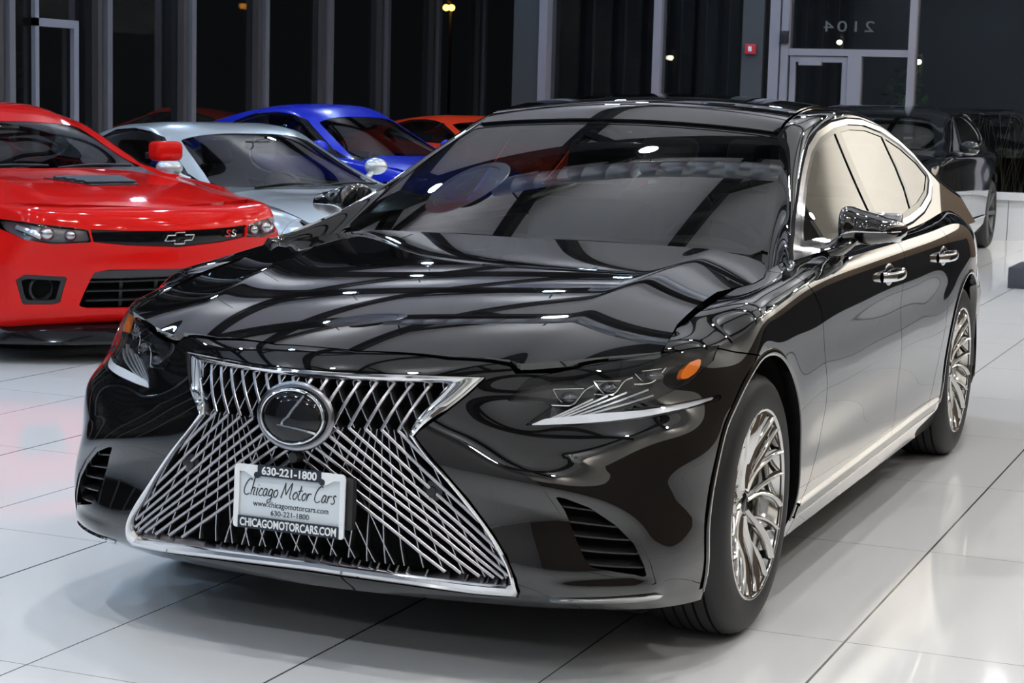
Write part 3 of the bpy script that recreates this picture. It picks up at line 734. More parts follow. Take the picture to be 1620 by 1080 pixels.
# ------------------------------------------------------------------ details of the black sedan
def band(poly_out, poly_in, ax, cond, lift=0.0, depth=.03):
    M = cutpoly(RM, poly_out, ax, True, 0, cond); M = cutpoly(M, poly_in, ax, False, 0, cond)
    return M
def nose_sheet(poly, lift, step=.012):
    """a sheet inside a 2D outline (x, z), lying lift metres off the nose surface, both halves"""
    M = cutpoly(RM, poly, (0, 2), True, 0, nose); M = clip(M, np.where(M[0][:, 1] < -.2, -1.0, 1.0))
    return offset(M, lift)
def bar_on_nose(pts, w, d, lift, back=0):
    """a bar following (x, z) points of the nose: w wide, d deep, its face lift metres off the surface"""
    p, n = at_nose(pts); p = p+n*lift
    return sweep(p, [(w/2, 0), (w/2, -d), (-w/2, -d), (-w/2, 0)] if False else [(0, w/2), (0, -w/2), (-d, -w/2), (-d, w/2)], up=n)
def blade(xz, w=.0050, f=.012, d=.030):
    xz = np.asarray(xz, float); p, n = at_nose(xz)
    t = np.gradient(p, axis=0); t /= np.linalg.norm(t, axis=1, keepdims=True)
    y = np.array([0, 1., 0]); b = np.cross(t, y); b /= np.maximum(np.linalg.norm(b, axis=1, keepdims=True), 1e-9)
    fr = p+y*f; bk = p+y*(f+d)
    rows = np.stack([fr-b*w*.32, fr+b*w*.32, fr+b*w*.5+y*.002, bk+b*w*.5, bk-b*w*.5, fr-b*w*.5+y*.002], 1)
    return loft(rows, closed=True, caps=True)
def grille_lines():
    zin = full(FR_IN); L = []
    def add(f, z0, z1, sgn, w):
        z = np.linspace(z0, z1, 90); x = np.array([f(q) for q in z]); Q = np.stack([x*sgn, z], 1)
        ok = sdf(Q, zin) < .004; i = 0
        while i < len(ok):
            if ok[i]:
                j = i
                while j+1 < len(ok) and ok[j+1]: j += 1
                if j-i >= 3: L.append((resample(Q[i:j+1], n=max(3, (j-i)//8)), w))
                i = j+1
            else: i += 1
    zw = .640
    for sgn in (1, -1):
        for k in range(-3, 12):
            x0 = .012+.041*k
            if x0 > -.03: add(lambda z: x0+.50*(z-zw), zw, .765, sgn, .0085)      # broad blades, outward above the waist
            s = 1.42-1.25*max(x0, 0)
            if x0 < .30: add(lambda z: x0+s*(zw-z), zw, .27, sgn, .0085)           # and fanning outward below it
            if x0 > -.02: add(lambda z: x0+.055-.52*(z-zw), zw, .765, sgn, .0040)
        for k in range(-5, 14):
            xb = .012+.052*k; t = min(.50, -.46+2.1*max(xb, 0))
            add(lambda z: xb-t*(z-.29), .27, zw, sgn, .0042)
    return L
def grille_frame():
    O = dict(T=[(0,.770),(.25,.771),(.428,.768)], U=[(.428,.768),(.397,.728),(.359,.688),(.320,.653),(.303,.631)], L=[(.303,.631),(.322,.606),(.375,.550),(.436,.483),(.492,.411),(.535,.350),(.558,.297),(.562,.262)], B=[(.555,.248),(.458,.246),(.264,.254),(0,.260)])
    I = dict(T=[(0,.757),(.2,.757),(.360,.755)], U=[(.360,.755),(.338,.723),(.311,.686),(.295,.654),(.289,.632)], L=[(.289,.632),(.307,.611),(.360,.552),(.422,.480),(.478,.409),(.520,.348),(.543,.302),(.544,.288)], B=[(.532,.272),(.443,.272),(.279,.279),(0,.284)])
    N_ = dict(T=26, U=18, L=44, B=30); rows = []
    def seg(P, n, k): return curve(np.array(P), n) if k in 'UL' else resample(np.array(P), n=n)
    Po = np.concatenate([seg(O[k], N_[k], k) for k in 'TULB']); Pi = np.concatenate([seg(I[k], N_[k], k) for k in 'TULB'])
    prof = [(0,-.012),(0,.002),(.10,.008),(.35,.0115),(.65,.010),(.90,.004),(1,-.004),(1,-.034)]
    R_ = []
    for t, l in prof:
        p, n = at_nose(Po*(1-t)+Pi*t); R_.append(p+n*l)
    G = np.stack(R_, 1); H = loft(G); M = cat(H, mirx(H)); return M
def build_nose(car):
    # chrome frame of the grille
    put('grille_frame', grille_frame(), MT['chrome'], car, 28)
    g = [blade(q, w, .010 if w > .006 else .014, .034 if w > .006 else .024) for q, w in grille_lines()]
    put('grille_mesh', cat(*g), MT['grille_metal'], car, 30)
    bk = nose_sheet(full(FR_OUT), -.075); put('grille_backing', join(bk, mirror(bk)), MT['flat_black'], car)
    # emblem
    e = bpy.data.objects.new('emblem', None); COL.objects.link(e); e.parent = car; e.location = (.0, -.948, .661); e.rotation_euler = (math.radians(-5), 0, 0)
    a = np.linspace(0, 2*np.pi, 73)[:-1]
    ell = lambda rx, rz, y: np.stack([rx*np.cos(a), np.full_like(a, y), rz*np.sin(a)], 1)
    put('emblem_bezel', sweep(ell(.0975, .0765, .012), [(.007*math.cos(q), .011*math.sin(q)) for q in np.linspace(0, 2*np.pi, 13)[:-1]], closed=True, up=(0, 1, 0)), MT['dark_chrome'], e)
    prof = [(1, .006), (.94, -.003), (.8, -.009), (.55, -.014), (.3, -.0165), (0.001, -.0172)]
    rows = [ell(.090*s, .0700*s, y) for s, y in prof]
    V, _, F = loft(rows, closed=True); put('emblem_dome', (V, None, [tuple(reversed(f)) for f in F]), MT['gloss_black'], e, 60)
    put('emblem_ring', sweep(ell(.0865, .0665, -.005), [(.0045*math.cos(q), .004*math.sin(q)) for q in np.linspace(0, 2*np.pi, 11)[:-1]], closed=True, up=(0, 1, 0)), MT['chrome'], e)
    stem = np.array([(.034,-.0125,.0555),(.020,-.0150,.036),(.005,-.0175,.016),(-.010,-.0175,-.004),(-.021,-.0170,-.017),(-.0215,-.0168,-.021)])
    foot = np.array([(-.034,-.0165,-.022),(-.015,-.0172,-.0235),(.012,-.0172,-.026),(.038,-.0155,-.0295),(.058,-.0125,-.033),(.070,-.0085,-.036)])
    sec = [(-.0005, -.0032), (.0025, -.0018), (.0025, .0018), (-.0005, .0032)]
    put('emblem_mark', cat(sweep(curve(stem, 20), sec, up=(0, -1, 0)), sweep(curve(foot, 20), sec, up=(0, -1, 0), scale=np.linspace(.7, 1.5, 20))), MT['chrome'], e)
    # nose camera under the emblem and two parking sensors
    cp, cn = at_nose([(.0, .557), (-.345, .495), (.345, .495)])
    put('nose_camera', cat(xf(lathe([(.0, -.018), (.012, -.017), (.0165, -.010), (.018, .02)], 20, 'y'), cp[0]+np.array([0, .004, 0]))), MT['black_plastic'], car)
    for k in (1, 2):
        put('parking_sensor', xf(lathe([(.0, -.004), (.012, -.003), (.0135, .002), (.026, .006), (.030, .02)], 20, 'y'), cp[k]+np.array([0, .012, 0])), MT['black_plastic'], car)
    build_plate(car)
    # head lamps
    for sd in (1, -1):
        fx = (lambda M: M) if sd > 0 else mirx
        s2 = np.array([sd, 1.])
        h = bpy.data.objects.new('headlight', None); COL.objects.link(h); h.parent = car
        sh = nose_sheet(LAMP, 0.0)
        put('lamp_lens', rim(fx(offset(sh, -.001)), .004), MT['lamp_glass'], h)
        inner = offset(sh, -.075); put('lamp_housing', fx(inner), MT['lamp_inner'], h)
        wall = rim(offset(sh, -.005), .072); nV = len(sh[0]); wf = wall[2][len(sh[2]):]
        Wm = compact((wall[0], -wall[1], wf[:, ::-1].copy())); put('lamp_wall', fx(Wm), MT['lamp_inner'], h)
        E = dict(L=[[(.585,.718),(.612,.717),(.630,.719),(.642,.732),(.654,.750),(.671,.762)], [(.675,.742),(.702,.741),(.719,.744),(.730,.759),(.739,.775),(.752,.781)], [(.760,.765),(.783,.763),(.799,.766),(.810,.779),(.819,.799)]],
                 T=[[(.582,.751),(.615,.752),(.650,.754)], [(.668,.773),(.700,.774),(.729,.775)], [(.768,.797),(.810,.798)]],
                 S=[[(.582,.750),(.594,.734),(.607,.724)], [(.669,.773),(.682,.757),(.698,.744)], [(.755,.792),(.767,.780),(.779,.769)]])
        for L, T, S in zip(E['L'], E['T'], E['S']):
            pr = bpy.data.objects.new('projector', None); COL.objects.link(pr); pr.parent = h
            M = [tube(curve(at_nose(L)[0]-at_nose(L)[1]*.035, 24), .0026, 8), tube(at_nose(T)[0]-at_nose(T)[1]*.035, .0016, 8), tube(at_nose(S)[0]-at_nose(S)[1]*.036, .0015, 8)]
            put('projector_trim', fx(cat(*M)), MT['chrome'], pr) if False else None
            q = put('projector_trim', fx(cat(*M)), MT['chrome'], h)
            c = np.mean([L[2], T[1]], 0); p, n = at_nose([c])
            cone = np.concatenate([at_nose(np.array([T[0], T[1], T[-1], L[3], L[2], L[1], S[1]]))[0]])-n*.016
            q2 = put('projector_lens', fx(ball(p[0]-n[0]*.050, (.026, .022, .018))), MT['lamp_ball'], h); 
            bpy.data.objects.remove(pr)
        am = np.array([(.845,.763),(.846,.785),(.857,.805),(.874,.814),(.878,.795),(.872,.777),(.859,.765)])
        put('turn_signal', rim(fx(nose_sheet(am, -.012)), .02), MT['amber'], h)
        dr = np.array([(.552,.665),(.580,.679),(.645,.687),(.705,.694),(.791,.700),(.867,.708),(.912,.7155),(.915,.709),(.868,.697),(.796,.686),(.711,.675),(.620,.667)])
        put('daytime_light', rim(fx(nose_sheet(dr, -.008)), .012), MT['light_strip'], h)
        for A, B in (((.583,.679),(.674,.727)), ((.592,.679),(.705,.735)), ((.603,.680),(.745,.742)), ((.621,.682),(.789,.746)), ((.642,.686),(.802,.733))):
            L = np.linspace(A, B, 8)
            put('light_bar', fx(bar_on_nose(L, .0045, .010, -.018)), MT['lamp_bar'], h)
    # side air intakes
    for sd in (1, -1):
        fx = (lambda M: M) if sd > 0 else mirx
        it = bpy.data.objects.new('air_intake', None); COL.objects.link(it); it.parent = car
        sh = nose_sheet(INTAKE, 0.0); dd = sdf(sh[0][:, [0, 2]], INTAKE)
        lip = clip(sh, -.013-dd); put('intake_surround', fx(rim(offset(lip, -.003), .06)), MT['black_paint'], it)
        put('intake_back', fx(offset(sh, -.055)), MT['flat_black'], it)
        Ls = [(.648,.473),(.664,.436),(.677,.404),(.690,.371),(.704,.337)]; Rs = [(.776,.455),(.806,.418),(.818,.388),(.836,.353),(.846,.317)]
        for A, B in zip(Ls, Rs):
            p, n = at_nose(np.linspace(A, B, 8)); p0 = p-n*.016; p1 = p-n*.050+np.array([0, 0, .012])
            rows = np.stack([p0+(0,0,.002), p0-(0,0,.002), p1-(0,0,.002), p1+(0,0,.002)], 1)
            put('intake_slat', fx(loft(rows, closed=True, caps=True)), MT['gloss_slat'], it)
        ch = np.array([(.615,.240),(.66,.247),(.70,.248),(.76,.249),(.82,.251),(.852,.250),(.860,.245),(.852,.236),(.76,.233),(.68,.233)])
        M = nose_sheet(ch, .006); put('bumper_trim', rim(fx(M), .012), MT['chrome'], car)
def build_plate(car):
    pl = bpy.data.objects.new('license_plate', None); COL.objects.link(pl); pl.parent = car
    pl.location = (0, -.962, .452); pl.rotation_euler = (math.radians(90-2.5), 0, 0)      # local xy is the face of the plate
    w, h = .3115, .160
    put('plate_bracket', bbox(-.150, .172, -.058, .070, -.030, -.008, .004), MT['black_plastic'], pl)
    put('plate_sheet', bbox(-w/2+.004, w/2-.004, -h/2+.004, h/2-.004, -.006, -.002, .001), MT['plate_face'], pl)
    t = .014; H = []
    def rr(x0, x1, y0, y1, r, n=6):
        P = []
        for cx, cy, a in ((x1-r, y1-r, 0), (x0+r, y1-r, 90), (x0+r, y0+r, 180), (x1-r, y0+r, 270)):
            for i in range(n+1):
                b = math.radians(a+90*i/n); P.append((cx+r*math.cos(b), cy+r*math.sin(b)))
        return P
    def flat(poly, z0, z1): return prism(poly, z0, z1, 'xy')
    a = w/2; b = h/2
    # white frame: two sides and top corners
    L = [(-a, -b+.006), (-a+.003, -b+.001), (-a+.006, -b), (-a+t, -b), (-a+t, b-.018), (-a+.030, b-.018), (-a+.052, b-.030), (-a+.062, b-.030), (-a+.068, b-.024), (-a+.068, b), (-a+.010, b), (-a+.003, b-.003), (-a, b-.010)]
    L = [(x, y) for x, y in L][::-1]
    fr = cat(flat(L[::-1], -.001, .004), flat([(-x, y) for x, y in L], -.001, .004))
    f = put('plate_frame', fr, MT['white_plate'], pl)
    bar = cat(flat(rr(-a+.066, a-.066, b-.026, b+.003, .004), -.001, .0048), flat(rr(-a+t-.001, a-t+.001, -b, -b+.030, .002), -.001, .0044),
              xf(lathe([(.0001, .005), (.008, .005), (.0085, -.001)], 20, 'z'), (-a+.064, b-.024, 0)), xf(lathe([(.0001, .005), (.008, .005), (.0085, -.001)], 20, 'z'), (a-.064, b-.024, 0)),
              flat(rr(-a-.003, a+.003, -b-.003, b+.003, .008), -.003, -.0005) if False else flat(rr(-a+.066, a-.066, b-.026, b+.003, .004), -.001, .004))
    put('plate_frame_bar', bar, MT['ink_frame'], pl)
    def line(name, body, size, width, x, y, z, m, **k):
        M = text_mesh(body, size, **k); V = M[0].copy(); V[:, 0] *= width/(V[:, 0].max()-V[:, 0].min()); V[:, 0] -= (V[:, 0].max()+V[:, 0].min())/2
        put(name, (V+np.array([x, y, z]), None, M[2]), m, pl)
    line('lettering', '630-221-1800', .0275, .155, 0, b-.0125, .0052, MT['white_plate'], bold=.0007)
    line('lettering', 'CHICAGOMOTORCARS.COM', .0285, .272, 0, -b+.0145, .0048, MT['white_plate'], bold=.0007)
    line('lettering', 'www.chicagomotorcars.com', .0205, .212, .003, -.0165, -.0016, MT['ink'])
    line('lettering', '630-221-1800', .0185, .108, .002, -.037, -.0016, MT['ink'])
    script_lettering(pl)
GLYPH = {   # hand-drawn pen strokes on a unit em: the flowing dealer name
 'C': [[(.62,.86),(.50,.93),(.32,.84),(.14,.58),(.05,.28),(.12,.05),(.32,.0),(.52,.10)]],
 'h': [[(.22,1.0),(.12,.5),(.03,.02)], [(.05,.20),(.18,.42),(.30,.44),(.28,.22),(.26,.04),(.36,.02)]],
 'i': [[(.16,.44),(.10,.18),(.10,.02),(.20,.04)], [(.22,.60),(.235,.62)]],
 'c': [[(.34,.36),(.24,.44),(.10,.30),(.05,.10),(.16,.01),(.34,.08)]],
 'a': [[(.36,.38),(.24,.45),(.08,.28),(.06,.08),(.16,.02),(.30,.20),(.38,.42),(.34,.12),(.44,.03)]],
 'g': [[(.36,.38),(.24,.45),(.08,.28),(.08,.08),(.20,.06),(.34,.26),(.38,.42),(.32,.0),(.22,-.30),(.06,-.36),(.02,-.24),(.20,-.12),(.44,.04)]],
 'o': [[(.28,.44),(.12,.36),(.05,.14),(.16,.01),(.32,.12),(.36,.34),(.26,.45),(.20,.36)]],
 'M': [[(.0,.02),(.14,.46),(.26,.90)], [(.26,.90),(.30,.50),(.38,.22)], [(.38,.22),(.60,.62),(.80,.94)], [(.80,.94),(.74,.40),(.76,.04),(.86,.02)]],
 't': [[(.24,.82),(.14,.40),(.10,.06),(.20,.01),(.30,.08)], [(.02,.50),(.36,.56)]],
 'r': [[(.10,.44),(.07,.20),(.03,.02)], [(.06,.20),(.18,.40),(.32,.44),(.36,.38)]],
 's': [[(.36,.44),(.22,.48),(.16,.36),(.26,.22),(.24,.06),(.10,.0),(.0,.06)]],
 ' ': []}
GWID = {'C': .60, 'h': .40, 'i': .24, 'c': .36, 'a': .44, 'g': .44, 'o': .40, 'M': .94, 't': .34, 'r': .36, 's': .42, ' ': .26}
def script_lettering(pl):
    x = 0; S = []
    for ch in 'Chicago Motor Cars':
        for st in GLYPH[ch]:
            P = np.array([(px+x, py) for px, py in st]); S.append(curve(P, max(4, 5*len(P))) if len(P) > 2 else P)
        x += GWID[ch]
    w = .262/x; Ms = []
    for P in S:
        Q = np.stack([(P[:, 0]-x/2+.16*(P[:, 1]-.3))*w, P[:, 1]*.044+.0035, np.full(len(P), -.0014)], 1)
        r = np.linspace(1.1, .75, len(Q)) if len(Q) > 2 else np.ones(len(Q))
        Ms.append(sweep(Q, [(.0004, .0014), (-.0004, .0014), (-.0004, -.0014), (.0004, -.0014)], up=(0, 0, 1), scale=r))
    put('lettering', cat(*Ms), MT['ink'], pl)
def build_mirror(car):
    for sd in (1, -1):
        fx = (lambda M: M) if sd > 0 else mirx
        m = bpy.data.objects.new('side_mirror', None); COL.objects.link(m); m.parent = car; m.location = (-.033*sd, .13, 0)
        # rows from the inner tip to the outer end: (x, y front, y back, z low, z top)
        rows = []
        for x, yf, yb, zl, zt in ((.903,.915,1.02,1.050,1.128),(.912,.872,1.05,1.026,1.135),(.95,.858,1.07,1.016,1.131),(1.0,.866,1.08,1.016,1.118),(1.05,.888,1.085,1.024,1.104),(1.085,.93,1.085,1.036,1.090),(1.094,.97,1.08,1.045,1.080)):
            zm = zl+.48*(zt-zl); c = []
            for a in np.linspace(0, 2*np.pi, 25)[:-1]:
                ca, sa = math.cos(a), math.sin(a); e = .80
                yy = (yf+yb)/2+(yb-yf)/2*np.sign(ca)*abs(ca)**e; zz = (zl+zt)/2+(zt-zl)/2*np.sign(sa)*abs(sa)**e
                c.append((x, yy, zz))
            rows.append(c)
        R_ = np.array(rows); c = chord([(r[0][0], 0, 0) for r in rows])
        Rr = np.einsum('ai,ikc->akc', spl(c, np.linspace(0, c[-1], 22)), R_)
        V, N, F = loft(Rr, closed=True, caps=True)
        put('mirror_housing', fx((V, None, F)), MT['black_paint'], m, 60)
        # chrome line round the front and the lower black bowl line
        ln = [(1.094,.962,1.064),(1.07,.902,1.064),(1.0,.858,1.064),(.955,.849,1.062),(.932,.849,1.052),(.915,.856,1.03),(.895,.858,1.005),(.872,.85,.985)]
        put('mirror_trim', fx(sweep(curve(np.array(ln), 40), [(.0035*math.cos(a), .006*math.sin(a)) for a in np.linspace(0, 2*np.pi, 9)[:-1]], scale=np.r_[np.full(16, .55), np.linspace(.55, 1.2, 12), np.full(12, 1.2)])), MT['chrome'], m)
        st = np.array([(.872,.80,.985),(.895,.84,.995),(.925,.89,1.02),(.95,.93,1.05)])
        put('mirror_arm', fx(sweep(curve(st, 14), [(.028*math.cos(a), .05*math.sin(a)) for a in np.linspace(0, 2*np.pi, 17)[:-1]], scale=np.linspace(1.0, .8, 14))), MT['black_paint'], m)
        put('mirror_glass', fx(bbox(.93, 1.075, 1.076, 1.090, 1.02, 1.115, .006)), MT['chrome'], m)
def build_handles(car, doors):
    for d, sd, k in doors:
        fx = (lambda M: M) if sd > 0 else mirx
        y0 = 1.50 if k == 'f' else 2.50
        p, n = at_side(np.array([(y0+t, .888+.006*t) for t in (-.115, -.09, -.05, 0, .05, .09, .115)]))
        off = np.array([.002, .030, .040, .043, .040, .030, .002]); Q = p+n*off[:, None]
        bar = sweep(curve(Q, 26), [(.008*math.cos(a), .0165*math.sin(a)) for a in np.linspace(0, 2*np.pi, 15)[:-1]], up=np.repeat(n[:1], 26, 0))
        cap = ball(p[5]+n[5]*.028, (.010, .022, .019))
        put('door_handle', fx(cat(bar, cap)), MT['chrome'], d, 50)
        c = p[3]; cup = ball(c-n[3]*.004, (.010, .085, .040), 28, 14); put('handle_cup', fx(cup), MT['black_paint'], d, 60)
def build_trim(car):
    for sd in (1, -1):
        fx = (lambda M: M) if sd > 0 else mirx
        y = np.linspace(.47, 2.64, 60)
        def rib(z0a, z0b, z1a, z1b, lift, depth=.010):
            p0, n0 = at_side(np.stack([y, z0a+(z0b-z0a)*(y-.47)/2.17], 1)); p1, n1 = at_side(np.stack([y, z1a+(z1b-z1a)*(y-.47)/2.17], 1))
            rows = np.stack([p0-n0*.006, p0+n0*lift, p1+n1*lift, p1-n1*.006], 1); return loft(rows)
        put('sill_trim', fx(rib(.238, .262, .270, .298, .003)), MT['gloss_black'], car)
        put('sill_chrome', fx(rib(.272, .300, .280, .309, .007)), MT['chrome'], car)
        put('sill_chrome', fx(rib(.232, .256, .237, .261, .005)), MT['chrome'], car)
        # wheel-arch lips
        for cy, r, a0, a1 in ((-.025, .437, -14, 196), (3.125, .431, -12, 188)):
            an = np.radians(np.linspace(a0, a1, 60)); yz = np.stack([cy+r*1.003*np.cos(an), .345+r*1.003*np.sin(an)], 1)
            p, n = at_side(yz); rad = np.stack([np.zeros(60), np.cos(an), np.sin(an)], 1)
            rows = np.stack([p+rad*.016+n*.0005, p+rad*.010+n*.004, p+n*.005, p-rad*.004+n*.002, p-rad*.004-n*.03], 1)
            V, _, F = loft(rows); put('wheel_arch', fx((V, None, [tuple(reversed(f)) for f in F])), MT['black_paint'], car, 50)
def wheel(car, c, sd):
    w = bpy.data.objects.new('wheel', None); COL.objects.link(w); w.parent = car; w.location = c
    if sd < 0: w.rotation_euler = (0, 0, math.pi)
    # local: x outwards from the outer face of the rim (x = 0), y along the car
    tp = [(.250,-.006),(.262,.000),(.272,.002),(.300,.004),(.325,.001),(.342,-.008),(.354,-.022),(.361,-.040),(.3635,-.060),(.3635,-.100)]
    tp = tp+[(r, -.240-x+.0) for r, x in tp[::-1]]
    put('tire', lathe(tp, 96, 'x'), MT['rubber'], w, 40)
    tr = []
    for gx in (-.055, -.09, -.12, -.15, -.185): tr.append(lathe([(.3636, gx-.004), (.3642, gx-.003), (.3642, gx+.003), (.3636, gx+.004)], 96, 'x'))
    put('tread_groove', cat(*tr), MT['flat_black'], w)
    rp = [(.2655,.000),(.268,-.004),(.2685,-.010),(.262,-.013),(.256,-.010),(.2545,-.006),(.2555,-.001),(.259,.002),(.2635,.0025),(.2655,.0)]
    put('rim', cat(lathe(rp, 96, 'x'), lathe([(.256,-.008),(.248,-.03),(.240,-.06),(.236,-.10),(.240,-.16),(.255,-.20)], 72, 'x')), MT['wheel_chrome'], w, 40)
    # ten forked spokes
    hub_x = -.052
    for k in range(10):
        A = 2*math.pi*k/10
        def pt(r, a, x): return (x, r*math.cos(A+a), r*math.sin(A+a))
        main = curve(np.array([pt(.040,0,hub_x+.002), pt(.085,.02,hub_x+.006), pt(.130,.02,-.036), pt(.180,-.04,-.020), pt(.225,-.12,-.009), pt(.256,-.19,-.004)]), 16)
        fork = curve(np.array([pt(.085,.04,hub_x+.003), pt(.115,.10,-.042), pt(.150,.16,-.030), pt(.195,.19,-.017), pt(.235,.185,-.009), pt(.257,.17,-.005)]), 14)
        s1 = [(.008,-.004),(.011,0),(.008,.004),(-.002,.0105),(-.016,.011),(-.024,.0),(-.016,-.011),(-.002,-.0105)]
        def spoke(P, sc):
            rad = P*np.array([0, 1, 1]); return sweep(P, s1, up=np.array([1., 0, 0]), scale=sc)
        M = cat(spoke(main, np.linspace(1.25, .85, 16)), spoke(fork, np.linspace(.55, .75, 14)))
        put('spoke', M, MT['wheel_chrome'], w, 45)
    put('hub', lathe([(.0001,-.040),(.028,-.041),(.032,-.044),(.034,-.052),(.058,-.054),(.068,-.062),(.070,-.10)], 40, 'x'), MT['wheel_chrome'], w, 40)
    put('hub_cap', lathe([(.0001,-.036),(.022,-.037),(.027,-.040),(.028,-.046)], 32, 'x'), MT['gloss_black'], w)
    for k in range(5):
        a = 2*math.pi*k/5+.3; put('lug_nut', xf(lathe([(.0001,-.046),(.008,-.047),(.010,-.056),(.010,-.07)], 6, 'x'), (0, .050*math.cos(a), .050*math.sin(a))), MT['wheel_chrome'], w, 20)
    put('brake_disc', lathe([(.06,-.105),(.175,-.105),(.175,-.130),(.06,-.130)], 48, 'x'), MT['disc'], w)
    cal = []
    for i in range(9):
        a = math.radians(-32+64*i/8+20); r0, r1 = .118, .192
        cal.append([(-.088, r0*math.cos(a), r0*math.sin(a)), (-.088, r1*math.cos(a), r1*math.sin(a)), (-.15, r1*math.cos(a), r1*math.sin(a)), (-.15, r0*math.cos(a), r0*math.sin(a))])
    put('brake_caliper', loft(np.array(cal), closed=True, caps=True), MT['black_plastic'], w)
def seat(car, x, y, z, back=True, w=.52):
    s = bpy.data.objects.new('seat', None); COL.objects.link(s); s.parent = car; s.location = (x, y, z)
    put('seat_cushion', bbox(-w/2, w/2, -.28, .24, -.10, .06, .05, 4), MT['leather'], s, 60)
    put('seat_back', xf(bbox(-w/2, w/2, -.07, .07, 0, .60, .06, 4), (0, .24, .0), (math.radians(-20), 0, 0)), MT['leather'], s, 60)
    put('headrest', xf(bbox(-.13, .13, -.045, .045, .66, .84, .04, 4), (0, .24, 0), (math.radians(-18), 0, 0)), MT['leather'], s, 60)
def build_cabin(car):
    sec = lambda y, zt, zb: [(-.74, y, zb), (-.72, y, zt-.03), (-.60, y, zt), (-.3, y, zt+.012), (0, y, zt+.016), (.3, y, zt+.022), (.46, y, zt+.022), (.60, y, zt), (.72, y, zt-.03), (.74, y, zb)]
    put('dashboard', loft([sec(.62, .93, .90), sec(.70, .955, .85), sec(.95, .965, .80), sec(1.12, .955, .74), sec(1.19, .92, .66), sec(1.20, .80, .55), sec(1.14, .62, .45)]), MT['dash'], car, 60)
    hood = [[(.38+.19*math.cos(a), y, .965+h*math.sin(a)) for a in np.linspace(0, math.pi, 15)] for y, h in ((.98, .01), (1.04, .045), (1.10, .052), (1.13, .035))]
    put('instrument_hood', loft(hood), MT['dash'], car, 60)
    a = np.linspace(0, 2*np.pi, 49)[:-1]; c = np.array([.38, 1.33, .90]); th = math.radians(24)
    ring = np.stack([c[0]+.19*np.cos(a), c[1]-.19*np.sin(a)*math.sin(th)*-1*-1, c[2]+.19*np.sin(a)*math.cos(th)], 1)
    sw = bpy.data.objects.new('steering_wheel', None); COL.objects.link(sw); sw.parent = car
    put('wheel_ring', tube(ring, .015, 10, closed=True), MT['leather'], sw, 60)
    put('wheel_hub', xf(bbox(-.09, .09, -.03, .02, -.07, .06, .03, 3), c+np.array([0, -.01, -.01]), (-th, 0, 0)), MT['dash'], sw, 60)
    for px in (-1, 1): put('wheel_arm', tube(np.array([c+np.array([px*.07, 0, 0]), c+np.array([px*.185, 0, .0])]), .014, 8), MT['lamp_bar'], sw)
    for x in (.38, -.38): seat(car, x, 1.72, .50)
    for x in (.40, 0, -.40): seat(car, x, 2.66, .50, w=.44 if x else .34)
    put('center_console', bbox(-.14, .14, 1.15, 2.2, .30, .62, .03, 3), MT['dash'], car, 60)
    put('interior_mirror', xf(bbox(-.12, .12, -.012, .012, -.03, .03, .012, 3), (0, 1.29, 1.285), (math.radians(12), 0, 0)), MT['gloss_black'], car)
    put('cabin_floor', box(-.80, .80, .60, 3.3, .22, .26), MT['flat_black'], car)
    for s in (1, -1): put('door_card', box(min(s*.84, s*.86), max(s*.84, s*.86), .75, 2.9, .26, .97), MT['leather'], car)
    put('parcel_shelf', box(-.72, .72, 3.0, 3.7, .96, .99), MT['leather'], car)
    for z0, x0 in ((.0, .0),): pass
def build_under(car):
    put('underbody', bbox(-.80, .80, -.55, 4.0, .165, .22, .02), MT['flat_black'], car)
    put('chin', loft([[(x, y+dy, z) for x, y in zip(*[iter(np.stack([np.linspace(-.80, .80, 21), -.745+.26*np.abs(np.linspace(-.80, .80, 21)/.8)**2.4], 1).ravel())]*2)] for dy, z in ((0, .20), (.10, .175), (.5, .17))]), MT['flat_black'], car)
    for sx in (1, -1):
        for cy in (-.025, 3.125):
            an = np.linspace(math.radians(-8), math.radians(188), 30)
            rows = [[(x, cy+.445*math.cos(a), .345+.445*math.sin(a)) for a in an] for x in ((sx*.925, sx*.56))]
            V, _, F = loft(rows); put('wheel_liner', (V, None, F), MT['flat_black'], car, 60)
            ins = [(sx*.56, cy+.445*math.cos(a), .345+.445*math.sin(a)) for a in an]
            put('wheel_well', (np.array(ins), None, [tuple(range(len(ins)))]), MT['flat_black'], car)
    put('engine_bay', bbox(-.50, .50, -.80, .55, .22, .70, .05), MT['flat_black'], car)
# ------------------------------------------------------------------ the black luxury sedan
HOOD = np.array([(0,-.838),(.115,-.834),(.335,-.769),(.434,-.723),(.475,-.706),(.500,-.708),(.534,-.690),(.566,-.668),(.606,-.641),(.732,-.531),(.792,-.477),
  (.789,-.415),(.772,-.29),(.768,-.136),(.769,.07),(.800,.17),(.823,.245),(.825,.34),(.80,.46),(.765,.56),(.70,.60),(.52,.60),(.33,.572),(0,.535)])
LAMP = np.array([(.488,.716),(.522,.765),(.560,.777),(.606,.788),(.732,.817),(.852,.835),(.886,.832),(.891,.802),(.863,.756),(.805,.720),(.743,.701),
  (.833,.704),(.921,.718),(.921,.706),(.840,.684),(.719,.669),(.544,.662),(.592,.707)])
FR_OUT = np.array([(0,.770),(.25,.771),(.428,.767),(.396,.725),(.359,.686),(.308,.643),(.301,.630),(.322,.605),(.375,.550),(.436,.483),(.492,.411),(.535,.350),(.559,.296),(.563,.262),(.55,.243),(.458,.239),(.264,.246),(0,.252)])
FR_IN = np.array([(0,.757),(.355,.755),(.336,.721),(.310,.683),(.291,.640),(.290,.630),(.306,.612),(.359,.553),(.421,.482),(.477,.410),(.519,.349),(.541,.300),(.535,.293),(.443,.295),(.279,.301),(0,.306)])
